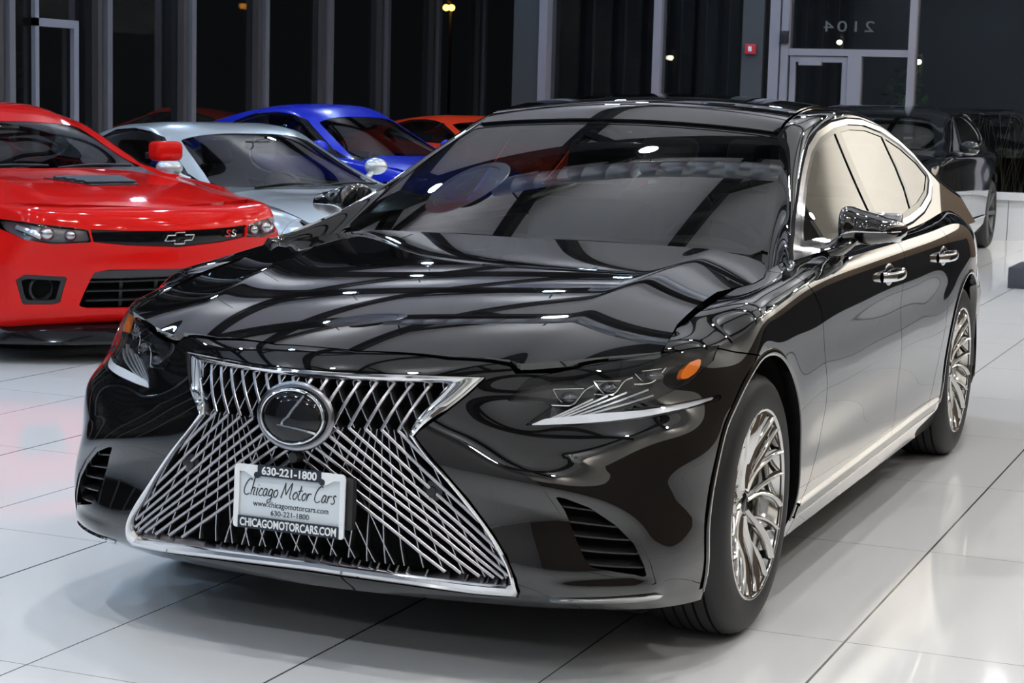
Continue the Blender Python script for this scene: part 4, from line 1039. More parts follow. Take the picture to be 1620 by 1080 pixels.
INTAKE = np.array([(.612,.518),(.665,.507),(.721,.484),(.782,.436),(.824,.388),(.848,.331),(.859,.274),(.811,.293),(.721,.317),(.702,.340),(.672,.399),(.647,.460)])
DLO = np.array([(.555,.994),(.784,1.056),(1.03,1.147),(1.27,1.246),(1.457,1.317),(1.647,1.365),(1.877,1.396),(2.137,1.410),(2.396,1.406),(2.677,1.378),(2.935,1.327),(3.132,1.265),(3.240,1.20),(3.252,1.172),(3.215,1.138),(3.0,1.084),(2.716,1.047),(2.398,1.024),(2.153,1.015),(1.016,.999)])
DLO_OLD = np.array([(.60,1.0),(.68,1.018),(.80,1.055),(.979,1.108),(1.147,1.182),(1.405,1.298),(1.542,1.345),(1.782,1.384),(2.124,1.402),(2.46,1.385),(2.70,1.315),(2.85,1.225),(2.895,1.17),(2.885,1.125),(2.80,1.085),(2.70,1.065),(2.542,1.050),(2.216,1.035),(1.805,1.021),(.989,1.004)])
WIND_OLD = np.array([(0,.555),(.33,.592),(.524,.626),(.70,.66),(.745,.70),(.681,.901),(.636,1.105),(.608,1.245),(.575,1.385),(.40,1.376),(.278,1.368),(0,1.366)])
WIND = np.array([(0,.555),(.33,.592),(.524,.626),(.69,.665),(.728,.72),(.708,.846),(.682,.97),(.649,1.104),(.609,1.252),(.568,1.386),(.49,1.388),(.27,1.376),(0,1.372)])
def full(poly):
    q = poly[::-1]*np.array([-1, 1]); q = q[np.abs(q[:, 0]) > 1e-6]
    return np.concatenate([poly, q])
ringS, ru, rv = hero_ring(700, 112)
RM = surf_mesh(ringS, ru, rv)
_G = (RM[0]+RM[1]*nose_disp(RM[0])[:, None]).reshape(len(ru), len(rv), 3); RM = (_G.reshape(-1, 3), grid_normals(_G).reshape(-1, 3), RM[2])
RG = np.repeat(rv[None], len(ru), 0).ravel()
hoodF = hood_fn(ringS); trunkF = trunk_fn(ringS)
def ring_solve(A, ax, iters=6, sel=None):
    """points of the ring at given coordinates on two axes, e.g. ax=(0,2): x and z"""
    A = np.asarray(A, float); V = RM[0]; c = V[:, ax]
    ok = np.ones(len(V), bool) if sel is None else sel(V)
    idx = np.where(ok)[0]; uu = np.repeat(ru, len(rv)); vv = np.tile(rv, len(ru)); U = np.empty(len(A)); Vv = np.empty(len(A))
    for i, a in enumerate(A):
        j = idx[((c[idx]-a)**2).sum(1).argmin()]; U[i] = uu[j]; Vv[i] = vv[j]
    e = 1e-4
    for _ in range(iters):
        p = ringS.pts(U, Vv); r = A-p[:, ax]; pu = (ringS.pts(U+e, Vv)-p)[:, ax]/e; pv = (ringS.pts(U, Vv+e)-p)[:, ax]/e
        d = pu[:, 0]*pv[:, 1]-pu[:, 1]*pv[:, 0]; d = np.where(np.abs(d) < 1e-9, 1e-9, d)
        du = np.clip((r[:, 0]*pv[:, 1]-r[:, 1]*pv[:, 0])/d, -.03, .03); dv = np.clip((pu[:, 0]*r[:, 1]-pu[:, 1]*r[:, 0])/d, -.03, .03)
        U = np.clip(U+du, ringS.uk[0]+.001, ringS.uk[-1]-.001); Vv = np.clip(Vv+dv, rv[0], rv[-1])
    p = ringS.pts(U, Vv); e = 1e-3
    n = np.cross(ringS.pts(U+e, Vv)-p, ringS.pts(U, Vv+e)-p); n /= np.linalg.norm(n, axis=1, keepdims=True)
    return p+n*nose_disp(p)[:, None], n
nose = lambda V: (V[:, 1] < -.2)
def at_nose(xz):
    xz = np.asarray(xz, float); s = np.sign(xz[:, 0]); s[s == 0] = 1
    p, n = ring_solve(np.abs(xz), (0, 2), sel=lambda V: (V[:, 1] < -.2) & (V[:, 2] < .85))
    p[:, 0] *= s; n[:, 0] *= s; return p, n
def at_side(yz):
    return ring_solve(yz, (1, 2), sel=lambda V: (V[:, 0] > .6) & (V[:, 1] > -.6) & (V[:, 1] < 4))
GAP = .0022
def cutpoly(M, poly, ax, keep_in, gap=GAP, cond=None):
    d = sdf(M[0][:, ax], poly)
    phi = d+gap if keep_in else gap-d
    if cond is not None: phi = np.where(cond(M[0]), phi, 1.0 if keep_in else -1.0)
    return clip(M, phi)
def side_of(M, line, ax, front, gap=GAP):
    """keep what lies on the front (smaller first coordinate) side of a polyline drawn through ax"""
    line = np.asarray(line, float)
    poly = np.concatenate([line, [(-9, line[-1][1]), (-9, line[0][1])]])
    return cutpoly(M, poly, ax, front, gap)
def build_hero():
    P = MT['black_paint']
    car = thing('black_sedan', 'glossy black luxury sedan with a large chrome hourglass grille and dealer plate', 'car')
    vmid = ringS.vk[5]+.5*(ringS.vk[6]-ringS.vk[5])
    # ---- body shell, right half, cut into panels
    d = sdf(RM[0][:, :2], full(HOOD))
    phi = np.where((RG > vmid) & (RM[0][:, 1] < .62), GAP-d, -1.0)
    S = clip(RM, phi)
    inner = lambda V: (V[:, 1] > .55) & (V[:, 1] < 3.3) & (V[:, 2] > .985)
    r1 = np.hypot(S[0][:, 1]+.025, S[0][:, 2]-.345); S = clip(S, np.where(S[0][:, 0] > .6, .436-r1, -1))
    r2 = np.hypot(S[0][:, 1]-3.125, S[0][:, 2]-.345); S = clip(S, np.where(S[0][:, 0] > .6, .430-r2, -1))
    S = cutpoly(S, LAMP, (0, 2), False, .001, lambda V: (V[:, 1] < -.2) & (V[:, 2] < .9))
    mid = full((FR_OUT+0)*1.0)
    S = cutpoly(S, mid, (0, 2), False, .004, lambda V: V[:, 1] < -.5)
    S = cutpoly(S, INTAKE, (0, 2), False, 0, lambda V: V[:, 1] < -.4)
    BP = np.array([(-2,-1),(0,-1),(0,.772),(-.15,.797),(-.24,.812),(-.30,.826),(-.495,.828),(-.495,1.2),(-2,1.2)])
    bump = cutpoly(S, BP, (1, 2), True)
    rest = cutpoly(S, BP, (1, 2), False)
    seamF = [(.47,1.2),(.44,.99),(.446,.936),(.50,.893),(.556,.853),(.600,.78),(.624,.712),(.660,.62),(.672,.548),(.645,.437),(.560,.338),(.50,.286),(.46,.1)]
    seamB = [(1.84,1.2),(1.79,.97),(1.755,.90),(1.725,.77),(1.767,.629),(1.795,.45),(1.80,.393),(1.775,.286),(1.77,.1)]
    seamR = [(2.56,1.2),(2.62,.95),(2.655,.82),(2.655,.72),(2.62,.60),(2.53,.45),(2.46,.33),(2.44,.1)]
    fender = side_of(rest, seamF, (1, 2), True); rest = side_of(rest, seamF, (1, 2), False)
    SILL = np.array([(.40,.1),(.40,.262),(2.72,.292),(2.72,.1)])
    rock = cutpoly(rest, SILL, (1, 2), True); rest = cutpoly(rest, SILL, (1, 2), False)
    fd = side_of(rest, seamB, (1, 2), True); rest = side_of(rest, seamB, (1, 2), False)
    rd = side_of(rest, seamR, (1, 2), True); q = side_of(rest, seamR, (1, 2), False)
    RB = np.array([(3.2,.05),(3.2,.60),(3.75,.66),(4.6,.68),(4.6,.05)])
    rb = cutpoly(q, RB, (1, 2), True); q = cutpoly(q, RB, (1, 2), False)
    TL = full(np.array([(0,3.72),(.5,3.66),(.60,3.70),(.64,3.8),(.60,3.99),(.52,4.2),(.5,4.5),(0,4.5)]))
    q = cutpoly(q, TL, (0, 1), False, GAP, lambda V: V[:, 2] > .72)
    R = lambda M, dpt=.02: rim(M, dpt)
    put('front_bumper', R(join(bump, mirror(bump))), P, car)
    put('rear_bumper', R(join(rb, mirror(rb))), P, car)
    for sd, fn in ((1, lambda m: m), (-1, mirror)):
        put('fender', R(fn(fender), .025), P, car)
        put('rear_quarter_panel', R(fn(q), .03), P, car)
        put('sill', R(fn(rock)), P, car)
    doors = []
    for sd, fn in ((1, lambda m: m), (-1, mirror)):
        doors.append((put('door', R(fn(fd), .025), P, car), sd, 'f')); doors.append((put('door', R(fn(rd), .025), P, car), sd, 'r'))
    # ---- bonnet and boot lid
    hx, hy = np.meshgrid(np.linspace(-.84, .84, 240), np.linspace(-.86, .63, 210), indexing='ij')
    hz = hoodF(np.stack([hx.ravel(), hy.ravel()], 1)).reshape(hx.shape)
    G = np.stack([hx, hy, hz], 2); H = (G.reshape(-1, 3), grid_normals(G).reshape(-1, 3), grid_tris(240, 210))
    put('hood', R(cutpoly(H, full(HOOD), (0, 1), True), .018), P, car)
    tx, ty = np.meshgrid(np.linspace(-.68, .68, 80), np.linspace(3.5, 4.2, 60), indexing='ij')
    tz = trunkF(np.stack([tx.ravel(), ty.ravel()], 1)).reshape(tx.shape); G = np.stack([tx, ty, tz], 2)
    Tm = (G.reshape(-1, 3), grid_normals(G).reshape(-1, 3), grid_tris(80, 60))
    edge = full(np.array([(0,3.45),(.66,3.45),(.66,3.84),(.59,3.965),(.46,4.045),(.22,4.065),(0,4.075)]))
    top = cutpoly(Tm, edge, (0, 1), True, 0)
    back = cutpoly(RM, TL, (0, 1), True, GAP, lambda V: V[:, 2] > .72); back = clip(back, .722-back[0][:, 2])
    put('trunk_lid', R(join(top, back, mirror(back)), .02), P, car)
    # ---- greenhouse
    GM = green_mesh()
    dl = sdf(GM[0][:, 1:], DLO)
    isd = np.abs(GM[0][:, 0]-side_x(GM[0][:, 1], GM[0][:, 2])) < .015
    side = clip(GM, np.where(isd, dl, 1.0))            # inside the window line
    bodyg = clip(GM, np.where(isd, .008-dl, -1.0)); chan = clip(clip(GM, np.where(isd, dl-.008, 1.0)), -sdf(clip(GM, np.where(isd, dl-.008, 1.0))[0][:, 1:], DLO))
    ws = cutpoly(bodyg, full(WIND), (0, 1), True, 0, lambda V: V[:, 1] < 1.6)
    roof = cutpoly(bodyg, full(WIND), (0, 1), False, 0, lambda V: V[:, 1] < 1.6)
    RW = full(np.array([(0,2.92),(.52,3.0),(.57,3.1),(.60,3.4),(.56,3.66),(0,3.72)]))
    rw = cutpoly(roof, RW, (0, 1), True, 0, lambda V: V[:, 1] > 2.8); roof = cutpoly(roof, RW, (0, 1), False, 0, lambda V: V[:, 1] > 2.8)
    ws = cutpoly(graph_mesh(top_fn, 0, .80, .5, 1.45, 90, 110), full(WIND), (0, 1), True, 0)
    PANEL = full(np.array([(0,1.396),(.27,1.400),(.49,1.411),(.560,1.412),(.553,1.55),(.541,1.70),(.525,1.9),(.505,2.1),(.50,2.5),(.515,2.85),(.50,2.88),(0,2.84)]))
    pan = cutpoly(roof, PANEL, (0, 1), True, .003); pan = cutpoly(graph_mesh(top_fn, 0, .60, 1.38, 2.95, 70, 110), PANEL, (0, 1), True, .003); roof = cutpoly(roof, PANEL, (0, 1), False, .003)
    # the part of the shell in front of the windscreen is the dark cowl
    CW = np.array([(-1,.3),(-1,.9),(1,.9),(1,.3)])
    cow = clip(roof, np.where(roof[0][:, 0] < .74, roof[0][:, 1]-.70, 1.0)); roof = clip(roof, np.where(roof[0][:, 0] < .74, .70-roof[0][:, 1], -1.0))
    both = lambda M: join(M, mirror(M))
    roof = smooth_mesh(roof, 0, 6); put('roof', R(both(roof), .02), P, car)
    put('roof_panel', R(offset(both(pan), .009), .02), P, car)
    put('cowl', offset(both(cow), -.012), MT['flat_black'], car)
    put('windshield', offset(both(ws), -.002), MT['glass'], car)
    bnd = clip(ws, .0)if False else None
    put('rear_window', offset(both(rw), -.002), MT['side_glass'], car)
    wd = sdf(ws[0][:, :2], full(WIND)); frit = offset(clip(ws, np.where(ws[0][:, 1] < 1.375, -.028-wd, -.045-wd)), -.005)
    put('windshield_border', both(frit), MT['gloss_black'], car)
    for sd, fn in ((1, lambda m: m), (-1, mirror)):
        dd = sdf(side[0][:, 1:], DLO)
        chro = clip(side, -.020-dd); put('window_trim', R(fn(offset(chro, .004)), .012), MT['chrome'], car)
        put('window_channel', fn(offset(chan, -.004)), MT['flat_black'], car)
        gl = clip(side, dd+.020); g2 = sdf(gl[0][:, 1:], DLO)
        seal = clip(gl, -.038-g2); put('window_seal', fn(offset(seal, -.001)), MT['gloss_black'], car)
        gl = clip(gl, g2+.038)
        B1 = [(1.90,1.5),(1.895,1.375),(1.87,1.259),(1.84,1.156),(1.79,.99)]; B2 = [(1.985,1.5),(1.98,1.375),(1.955,1.259),(1.925,1.156),(1.875,.99)]; C1 = [(2.65,1.5),(2.655,1.32),(2.65,1.228),(2.60,1.142),(2.50,1.068),(2.43,1.0)]; C2 = [(2.69,1.5),(2.695,1.32),(2.69,1.228),(2.64,1.142),(2.54,1.068),(2.47,1.0)]
        f = side_of(gl, B1, (1, 2), True, 0); r_ = side_of(gl, B1, (1, 2), False, 0)
        b = side_of(r_, B2, (1, 2), True, 0); r_ = side_of(r_, B2, (1, 2), False, 0)
        put('pillar_cover', fn(b), MT['gloss_black'], car)
        m1 = side_of(r_, C1, (1, 2), True, 0); r2_ = side_of(r_, C1, (1, 2), False, 0)
        c_ = side_of(r2_, C2, (1, 2), True, 0); qg = side_of(r2_, C2, (1, 2), False, 0)
        put('window_divider', fn(c_), MT['gloss_black'], car)
        for g_, nm in ((f, 'side_window'), (m1, 'side_window'), (qg, 'side_window')): put(nm, fn(offset(g_, -.004)), MT['side_glass'], car)
    build_nose(car); build_cabin(car); build_under(car)
    for sx, y in ((1, 0), (-1, 0), (1, 3.125), (-1, 3.125)):
        wheel(car, (sx*.930, y, .364), sx)
    build_mirror(car); build_handles(car, doors); build_trim(car)
    return car
# ------------------------------------------------------------------ the other cars: shells of the same kind with their own proportions
class Shell:
    def __init__(s, ymap, zmap, xs, gy, gz, gx, nu=300, nv=60, gnu=150, gnv=80, nose=None, crease=False):
        s.my = lambda y: np.interp(y, *ymap); s.mz = lambda z: np.interp(z, *zmap); s.xs = xs
        F, S_, Rr = front_cols(), side_cols(), rear_cols(); fl = np.array([-1, 1, 1.])
        P = np.concatenate([F, S_, Rr]); Q = P.copy()
        Q[..., 0] = P[..., 0]*xs; Q[..., 1] = s.my(P[..., 1]); Q[..., 2] = s.mz(P[..., 2])
        if nose is not None: Q[:10] = nose(Q[:10])
        n = len(Q); Q = np.concatenate([Q[2:0:-1]*fl, Q, Q[-2:-4:-1]*fl])
        s.ring = Surf(Q); s.u = np.linspace(s.ring.uk[2], s.ring.uk[len(Q)-3], nu); s.v = np.linspace(s.ring.vk[0], s.ring.vk[-1], nv)
        s.RM = surf_mesh(s.ring, s.u, s.v); s.RG = np.repeat(s.v[None], nu, 0).ravel()
        s.gy = lambda y: np.interp(y, *gy); s.gz = lambda z: np.interp(z, *gz); s.gx = gx
        A = green_rows(); B = A.copy()
        B[..., 0] = A[..., 0]*np.interp(A[..., 2], [1.0, 1.477], gx); B[..., 1] = s.gy(A[..., 1]); B[..., 2] = s.gz(A[..., 2])
        B = np.concatenate([B, B[:, -2:-5:-1]*fl], 1); g = Surf(B); s.g = g
        s.GM = surf_mesh(g, np.linspace(g.uk[0], g.uk[-1], gnu), np.linspace(g.vk[0], g.vk[6], gnv))
        s.hood = hood_fn(s.ring, lambda x: x*xs, s.my, s.mz, crease)
    def wyz(s, poly):
        return np.stack([s.gy(poly[:, 0]), s.gz(poly[:, 1])], 1)
    def wxy(s, poly, zref=None):
        return np.stack([poly[:, 0]*s.gx[0], s.gy(poly[:, 1])], 1)
    def at_nose(s, xz):
        """points of the nose at the given (x, z)"""
        xz = np.asarray(xz, float); sg = np.sign(xz[:, 0]); sg[sg == 0] = 1; V, N, _ = s.RM; A = np.abs(xz)*np.array([1, 1]); A[:, 1] = xz[:, 1]
        idx = np.where((V[:, 1] < s.my(-.2)) & (V[:, 2] < s.mz(.84)))[0]; c = V[idx][:, [0, 2]]; out = np.empty((len(A), 3)); on = np.empty((len(A), 3))
        for i, a in enumerate(A):
            d = ((c-a)**2).sum(1); j = np.argsort(d)[:12]; w = 1/(d[j]+1e-6)
            # local plane fit y = f(x, z)
            q = np.c_[np.ones(12), c[j]-a]; sol = np.linalg.lstsq(q*w[:, None]**.5, V[idx[j], 1]*w**.5, rcond=None)[0]
            out[i] = (a[0], sol[0], a[1]); n = np.array([sol[1], -1, sol[2]]); on[i] = n/np.linalg.norm(n)
        out[:, 0] *= sg; on[:, 0] *= sg; return out, on
    def sheet(s, poly, lift=0.0, cond=None):
        M = cutpoly(s.RM, poly, (0, 2), True, 0, lambda V: V[:, 1] < s.my(-.2)); M = clip(M, np.where(M[0][:, 1] < s.my(-.2), -1., 1.)); return offset(M, lift)
def plain_wheel(car, c, sd, r=.345, rim_m=None, w_=.235, spokes=5):
    w = bpy.data.objects.new('wheel', None); COL.objects.link(w); w.parent = car; w.location = c
    if sd < 0: w.rotation_euler = (0, 0, math.pi)
    R0 = r*.72; m = rim_m or MT['wheel_chrome']
    tp = [(R0-.005,-.008),(R0+.01,.0),(r-.03,.0),(r-.008,-.02),(r,-.05),(r,-w_/2)]; tp += [(a, -w_-b) for a, b in tp[::-1]]
    put('tire', lathe(tp, 56, 'x'), MT['rubber'], w, 40)
    put('rim', lathe([(R0+.006,0),(R0+.006,-.006),(R0-.006,-.012),(R0-.012,-.04),(R0-.02,-.12),(R0,-.2)], 56, 'x'), m, w, 40)
    for k in range(spokes):
        A = 2*math.pi*k/spokes; pt = lambda q, a, x: (x, q*math.cos(A+a), q*math.sin(A+a))
        P = curve(np.array([pt(.03,0,-.045), pt(.10,.0,-.035), pt(R0*.75,.0,-.02), pt(R0-.002,0,-.008)]), 8)
        put('spoke', sweep(P, [(.006,.022),(.006,-.022),(-.02,-.026),(-.02,.026)], up=np.array([1., 0, 0]), scale=np.linspace(.8, 1.1, 8)), m, w)
    put('hub', lathe([(.0001,-.03),(.05,-.034),(.07,-.05),(.07,-.09)], 24, 'x'), m, w)
    put('brake_disc', lathe([(.05,-.11),(r*.48,-.11),(r*.48,-.135),(.05,-.135)], 32, 'x'), MT['disc'], w)
def other_car(name, label, sh, paint, loc, rotz, wb, wr=.345, lamps=None, dlo=None, arch_r=None, roof_mat=None, pillars=((1.665, 1.775),), glass=None, spokes=5, rim_m=None, wheels=True, hole=None):
    car = thing(name, label, 'car', loc, rotz)
    ar = arch_r or wr*1.17; RM_, RG_ = sh.RM, sh.RG
    H = full(np.stack([HOOD[:, 0]*sh.xs, sh.my(HOOD[:, 1])], 1)); vmid = sh.ring.vk[5]+.5*(sh.ring.vk[6]-sh.ring.vk[5])
    S = clip(RM_, np.where((RG_ > vmid) & (RM_[0][:, 1] < sh.my(.62)), GAP-sdf(RM_[0][:, :2], H), -1.))
    for cy in (0, wb):
        r = np.hypot(S[0][:, 1]-cy, S[0][:, 2]-wr); S = clip(S, np.where(S[0][:, 0] > .55, ar-r, -1))
    for poly in (hole or []): S = cutpoly(S, poly, (0, 2), False, .001, lambda V: V[:, 1] < sh.my(-.2))
    seamF = np.array([(.47,1.3),(.45,.936),(.55,.853),(.62,.712),(.67,.548),(.64,.437),(.56,.338),(.50,.28),(.46,.1)])
    yr = 2.05 if len(pillars) == 0 or pillars == 'coupe' else 1.80
    sF = np.stack([sh.my(seamF[:, 0]), seamF[:, 1]], 1); y2 = float(sh.my(2.15 if pillars == 'coupe' else 1.76)); sB = [(y2-.03, 1.3), (y2+.02, .7), (y2, .1)]
    bump = clip(S, S[0][:, 1]-sh.my(-.30)+.002); rest = clip(S, sh.my(-.30)+.002-S[0][:, 1])
    fe = side_of(rest, sF, (1, 2), True); rest = side_of(rest, sF, (1, 2), False); do = side_of(rest, sB, (1, 2), True); q = side_of(rest, sB, (1, 2), False)
    Rm = lambda M: rim(M, .02)
    put('front_bumper', Rm(join(bump, mirror(bump))), paint, car)
    put('rear_body', Rm(join(q, mirror(q))), paint, car)
    for fn in (lambda m: m, mirror):
        put('fender', Rm(fn(fe)), paint, car); put('door', Rm(fn(do)), paint, car)
    x1 = .86*sh.xs; hx, hy = np.meshgrid(np.linspace(-x1, x1, 110), np.linspace(sh.my(-.87), sh.my(.62), 90), indexing='ij')
    hz = sh.hood(np.stack([hx.ravel(), hy.ravel()], 1)).reshape(hx.shape); G = np.stack([hx, hy, hz], 2)
    Hm = (G.reshape(-1, 3), grid_normals(G).reshape(-1, 3), grid_tris(110, 90)); Hm = cutpoly(Hm, H, (0, 1), True)
    if car.get('x'): pass
    put('hood', Rm(Hm), paint, car)
    # boot
    D = np.array([(-.62*sh.xs, sh.my(3.5)), (.62*sh.xs, sh.my(3.5)), (.6*sh.xs, sh.my(4.1)), (-.6*sh.xs, sh.my(4.1))]); zt = float(sh.mz(1.07))
    tx, ty = np.meshgrid(np.linspace(-.64*sh.xs, .64*sh.xs, 20), np.linspace(sh.my(3.4), sh.my(4.12), 14), indexing='ij'); G = np.stack([tx, ty, zt-.02*(tx/.6)**2+0*ty], 2)
    put('trunk_lid', (G.reshape(-1, 3), grid_normals(G).reshape(-1, 3), grid_tris(20, 14)), paint, car)
    # greenhouse
    GM = sh.GM; dp = sh.wyz(DLO_OLD) if dlo is None else dlo; wp = full(sh.wxy(WIND_OLD)*np.array([1, 1.]))
    dl = sdf(GM[0][:, 1:], dp); side = clip(GM, np.where(GM[0][:, 0] > .5, dl, 1.)); bg = clip(GM, np.where(GM[0][:, 0] > .5, -dl, -1.))
    yw = float(sh.gy(1.6)); ws = cutpoly(bg, wp, (0, 1), True, 0, lambda V: V[:, 1] < yw); rf = cutpoly(bg, wp, (0, 1), False, 0, lambda V: V[:, 1] < yw)
    RW = full(np.stack([np.array([0,.52,.57,.60,.56,0])*sh.gx[0], sh.gy(np.array([2.92,3.0,3.1,3.4,3.66,3.72]))], 1)); yq = float(sh.gy(2.8))
    rw = cutpoly(rf, RW, (0, 1), True, 0, lambda V: V[:, 1] > yq); rf = cutpoly(rf, RW, (0, 1), False, 0, lambda V: V[:, 1] > yq)
    yc = float(sh.gy(.70)); cow = clip(rf, np.where(rf[0][:, 0] < .74, rf[0][:, 1]-yc, 1.)); rf = clip(rf, np.where(rf[0][:, 0] < .74, yc-rf[0][:, 1], -1.))
    both = lambda M: join(M, mirror(M)); gl = glass or MT['glass_dark']
    put('roof', Rm(both(rf)), roof_mat or paint, car); put('cowl', both(cow), MT['black_plastic'], car)
    put('windshield', offset(both(ws), -.002), gl, car); put('rear_window', offset(both(rw), -.002), gl, car)
    wd = sdf(ws[0][:, :2], wp); fr = offset(clip(ws, -.022-wd), -.005); put('windshield_border', both(fr), MT['gloss_black'], car)
    for fn in (lambda m: m, mirror):
        d2 = sdf(side[0][:, 1:], dp); put('window_seal', fn(offset(clip(side, -.016-d2), .001)), MT['gloss_black'], car); g2 = clip(side, d2+.016)
        for a, b in ([] if pillars == 'coupe' else pillars):
            a, b = float(sh.gy(a)), float(sh.gy(b)); f = clip(g2, g2[0][:, 1]-a); r_ = clip(g2, a-g2[0][:, 1]); m_ = clip(r_, r_[0][:, 1]-b); g2 = clip(r_, b-r_[0][:, 1])
            put('side_window', fn(offset(f, -.004)), gl, car); put('pillar_cover', fn(m_), MT['gloss_black'], car)
        put('side_window', fn(offset(g2, -.004)), gl, car)
    # inside and underneath
    zb = float(sh.gz(1.0)); y0 = float(sh.gy(.62)); w = .70*sh.gx[0]
    put('dashboard', bbox(-w, w, y0+.10, y0+.55, zb-.32, zb-.06, .06, 3), MT['dash'], car, 60)
    a = np.linspace(0, 2*np.pi, 33)[:-1]; put('steering_wheel', tube(np.stack([.36+.18*np.cos(a), y0+.66+.07*np.sin(a), zb-.08+.165*np.sin(a)], 1), .014, 8, closed=True), MT['dash'], car, 60)
    for x in (.36, -.36):
        z0 = zb-.52; put('seat', cat(bbox(x-.25, x+.25, y0+.85, y0+1.35, z0, z0+.14, .04, 3), xf(bbox(-.24, .24, -.06, .06, 0, .56, .05, 3), (x, y0+1.30, z0+.1), (math.radians(-20), 0, 0)), xf(bbox(-.12, .12, -.04, .04, .56, .74, .03, 3), (x, y0+1.30, z0+.1), (math.radians(-18), 0, 0))), MT['leather'], car, 60)
    put('interior_mirror', bbox(-.11, .11, float(sh.gy(1.22)), float(sh.gy(1.22))+.02, float(sh.gz(1.27)), float(sh.gz(1.27))+.055, .01), MT['gloss_black'], car)
    put('cabin_floor', box(-.78*sh.xs, .78*sh.xs, y0, float(sh.my(3.3)), .24, .27), MT['flat_black'], car)
    put('underbody', bbox(-.80*sh.xs, .80*sh.xs, float(sh.my(-.6)), float(sh.my(4.0)), .15, .21, .02), MT['flat_black'], car)
    put('engine_bay', bbox(-.5, .5, float(sh.my(-.72)), float(sh.my(.5)), .2, float(sh.mz(.70)), .04), MT['flat_black'], car)
    for sx in (1, -1):
        for cy in (0, wb):
            an = np.linspace(math.radians(-8), math.radians(188), 22); V, _, F = loft([[(x, cy+(ar+.008)*math.cos(t), wr+(ar+.008)*math.sin(t)) for t in an] for x in (sx*.92*sh.xs, sx*.56)])
            put('wheel_liner', (V, None, F), MT['flat_black'], car, 60)
            put('wheel_well', (np.array([(sx*.56, cy+(ar+.008)*math.cos(t), wr+(ar+.008)*math.sin(t)) for t in an]), None, [tuple(range(len(an)))]), MT['flat_black'], car)
            plain_wheel(car, (sx*.935*sh.xs, cy, wr), sx, wr, rim_m, spokes=spokes)
    # wipers
    zc = float(sh.gz(1.03))
    for x in (-.45, .12):
        y = float(sh.gy(.60)); L = np.array([(x, y-.01, zc-.005), (x+.2, y+.005, zc+.012), (x+.52, y+.015, zc+.008)]); put('wiper', tube(curve(L, 10), .008, 6), MT['black_plastic'], car)
    return car
def pod_mirror(car, x, y, z, paint, sx, size=(.10, .07, .065), stalk=True):
    m = bpy.data.objects.new('side_mirror', None); COL.objects.link(m); m.parent = car
    M = ball((0, 0, 0), 1.0, 24, 14); V = M[0]*np.array(size); V[:, 1] = np.where(V[:, 1] > 0, V[:, 1]*.45, V[:, 1])
    put('mirror_housing', (V+np.array([sx*x, y, z]), None, M[2]), paint, m, 60)
    put('mirror_arm', tube(curve(np.array([(sx*(x-.17), y-.06, z-.085), (sx*(x-.10), y-.04, z-.07), (sx*(x-.03), y-.01, z-.02)]), 8), .022, 10), paint, m, 60)
    put('mirror_glass', lathe([(.0001, y+size[1]*.40), (.8*size[2], y+size[1]*.40), (.8*size[2], y+size[1]*.3)], 20, 'y') if False else xf(lathe([(.0001, 0), (.055, 0), (.056, -.01)], 20, 'y'), (sx*x, y+size[1]*.46, z)), MT['chrome'], m)
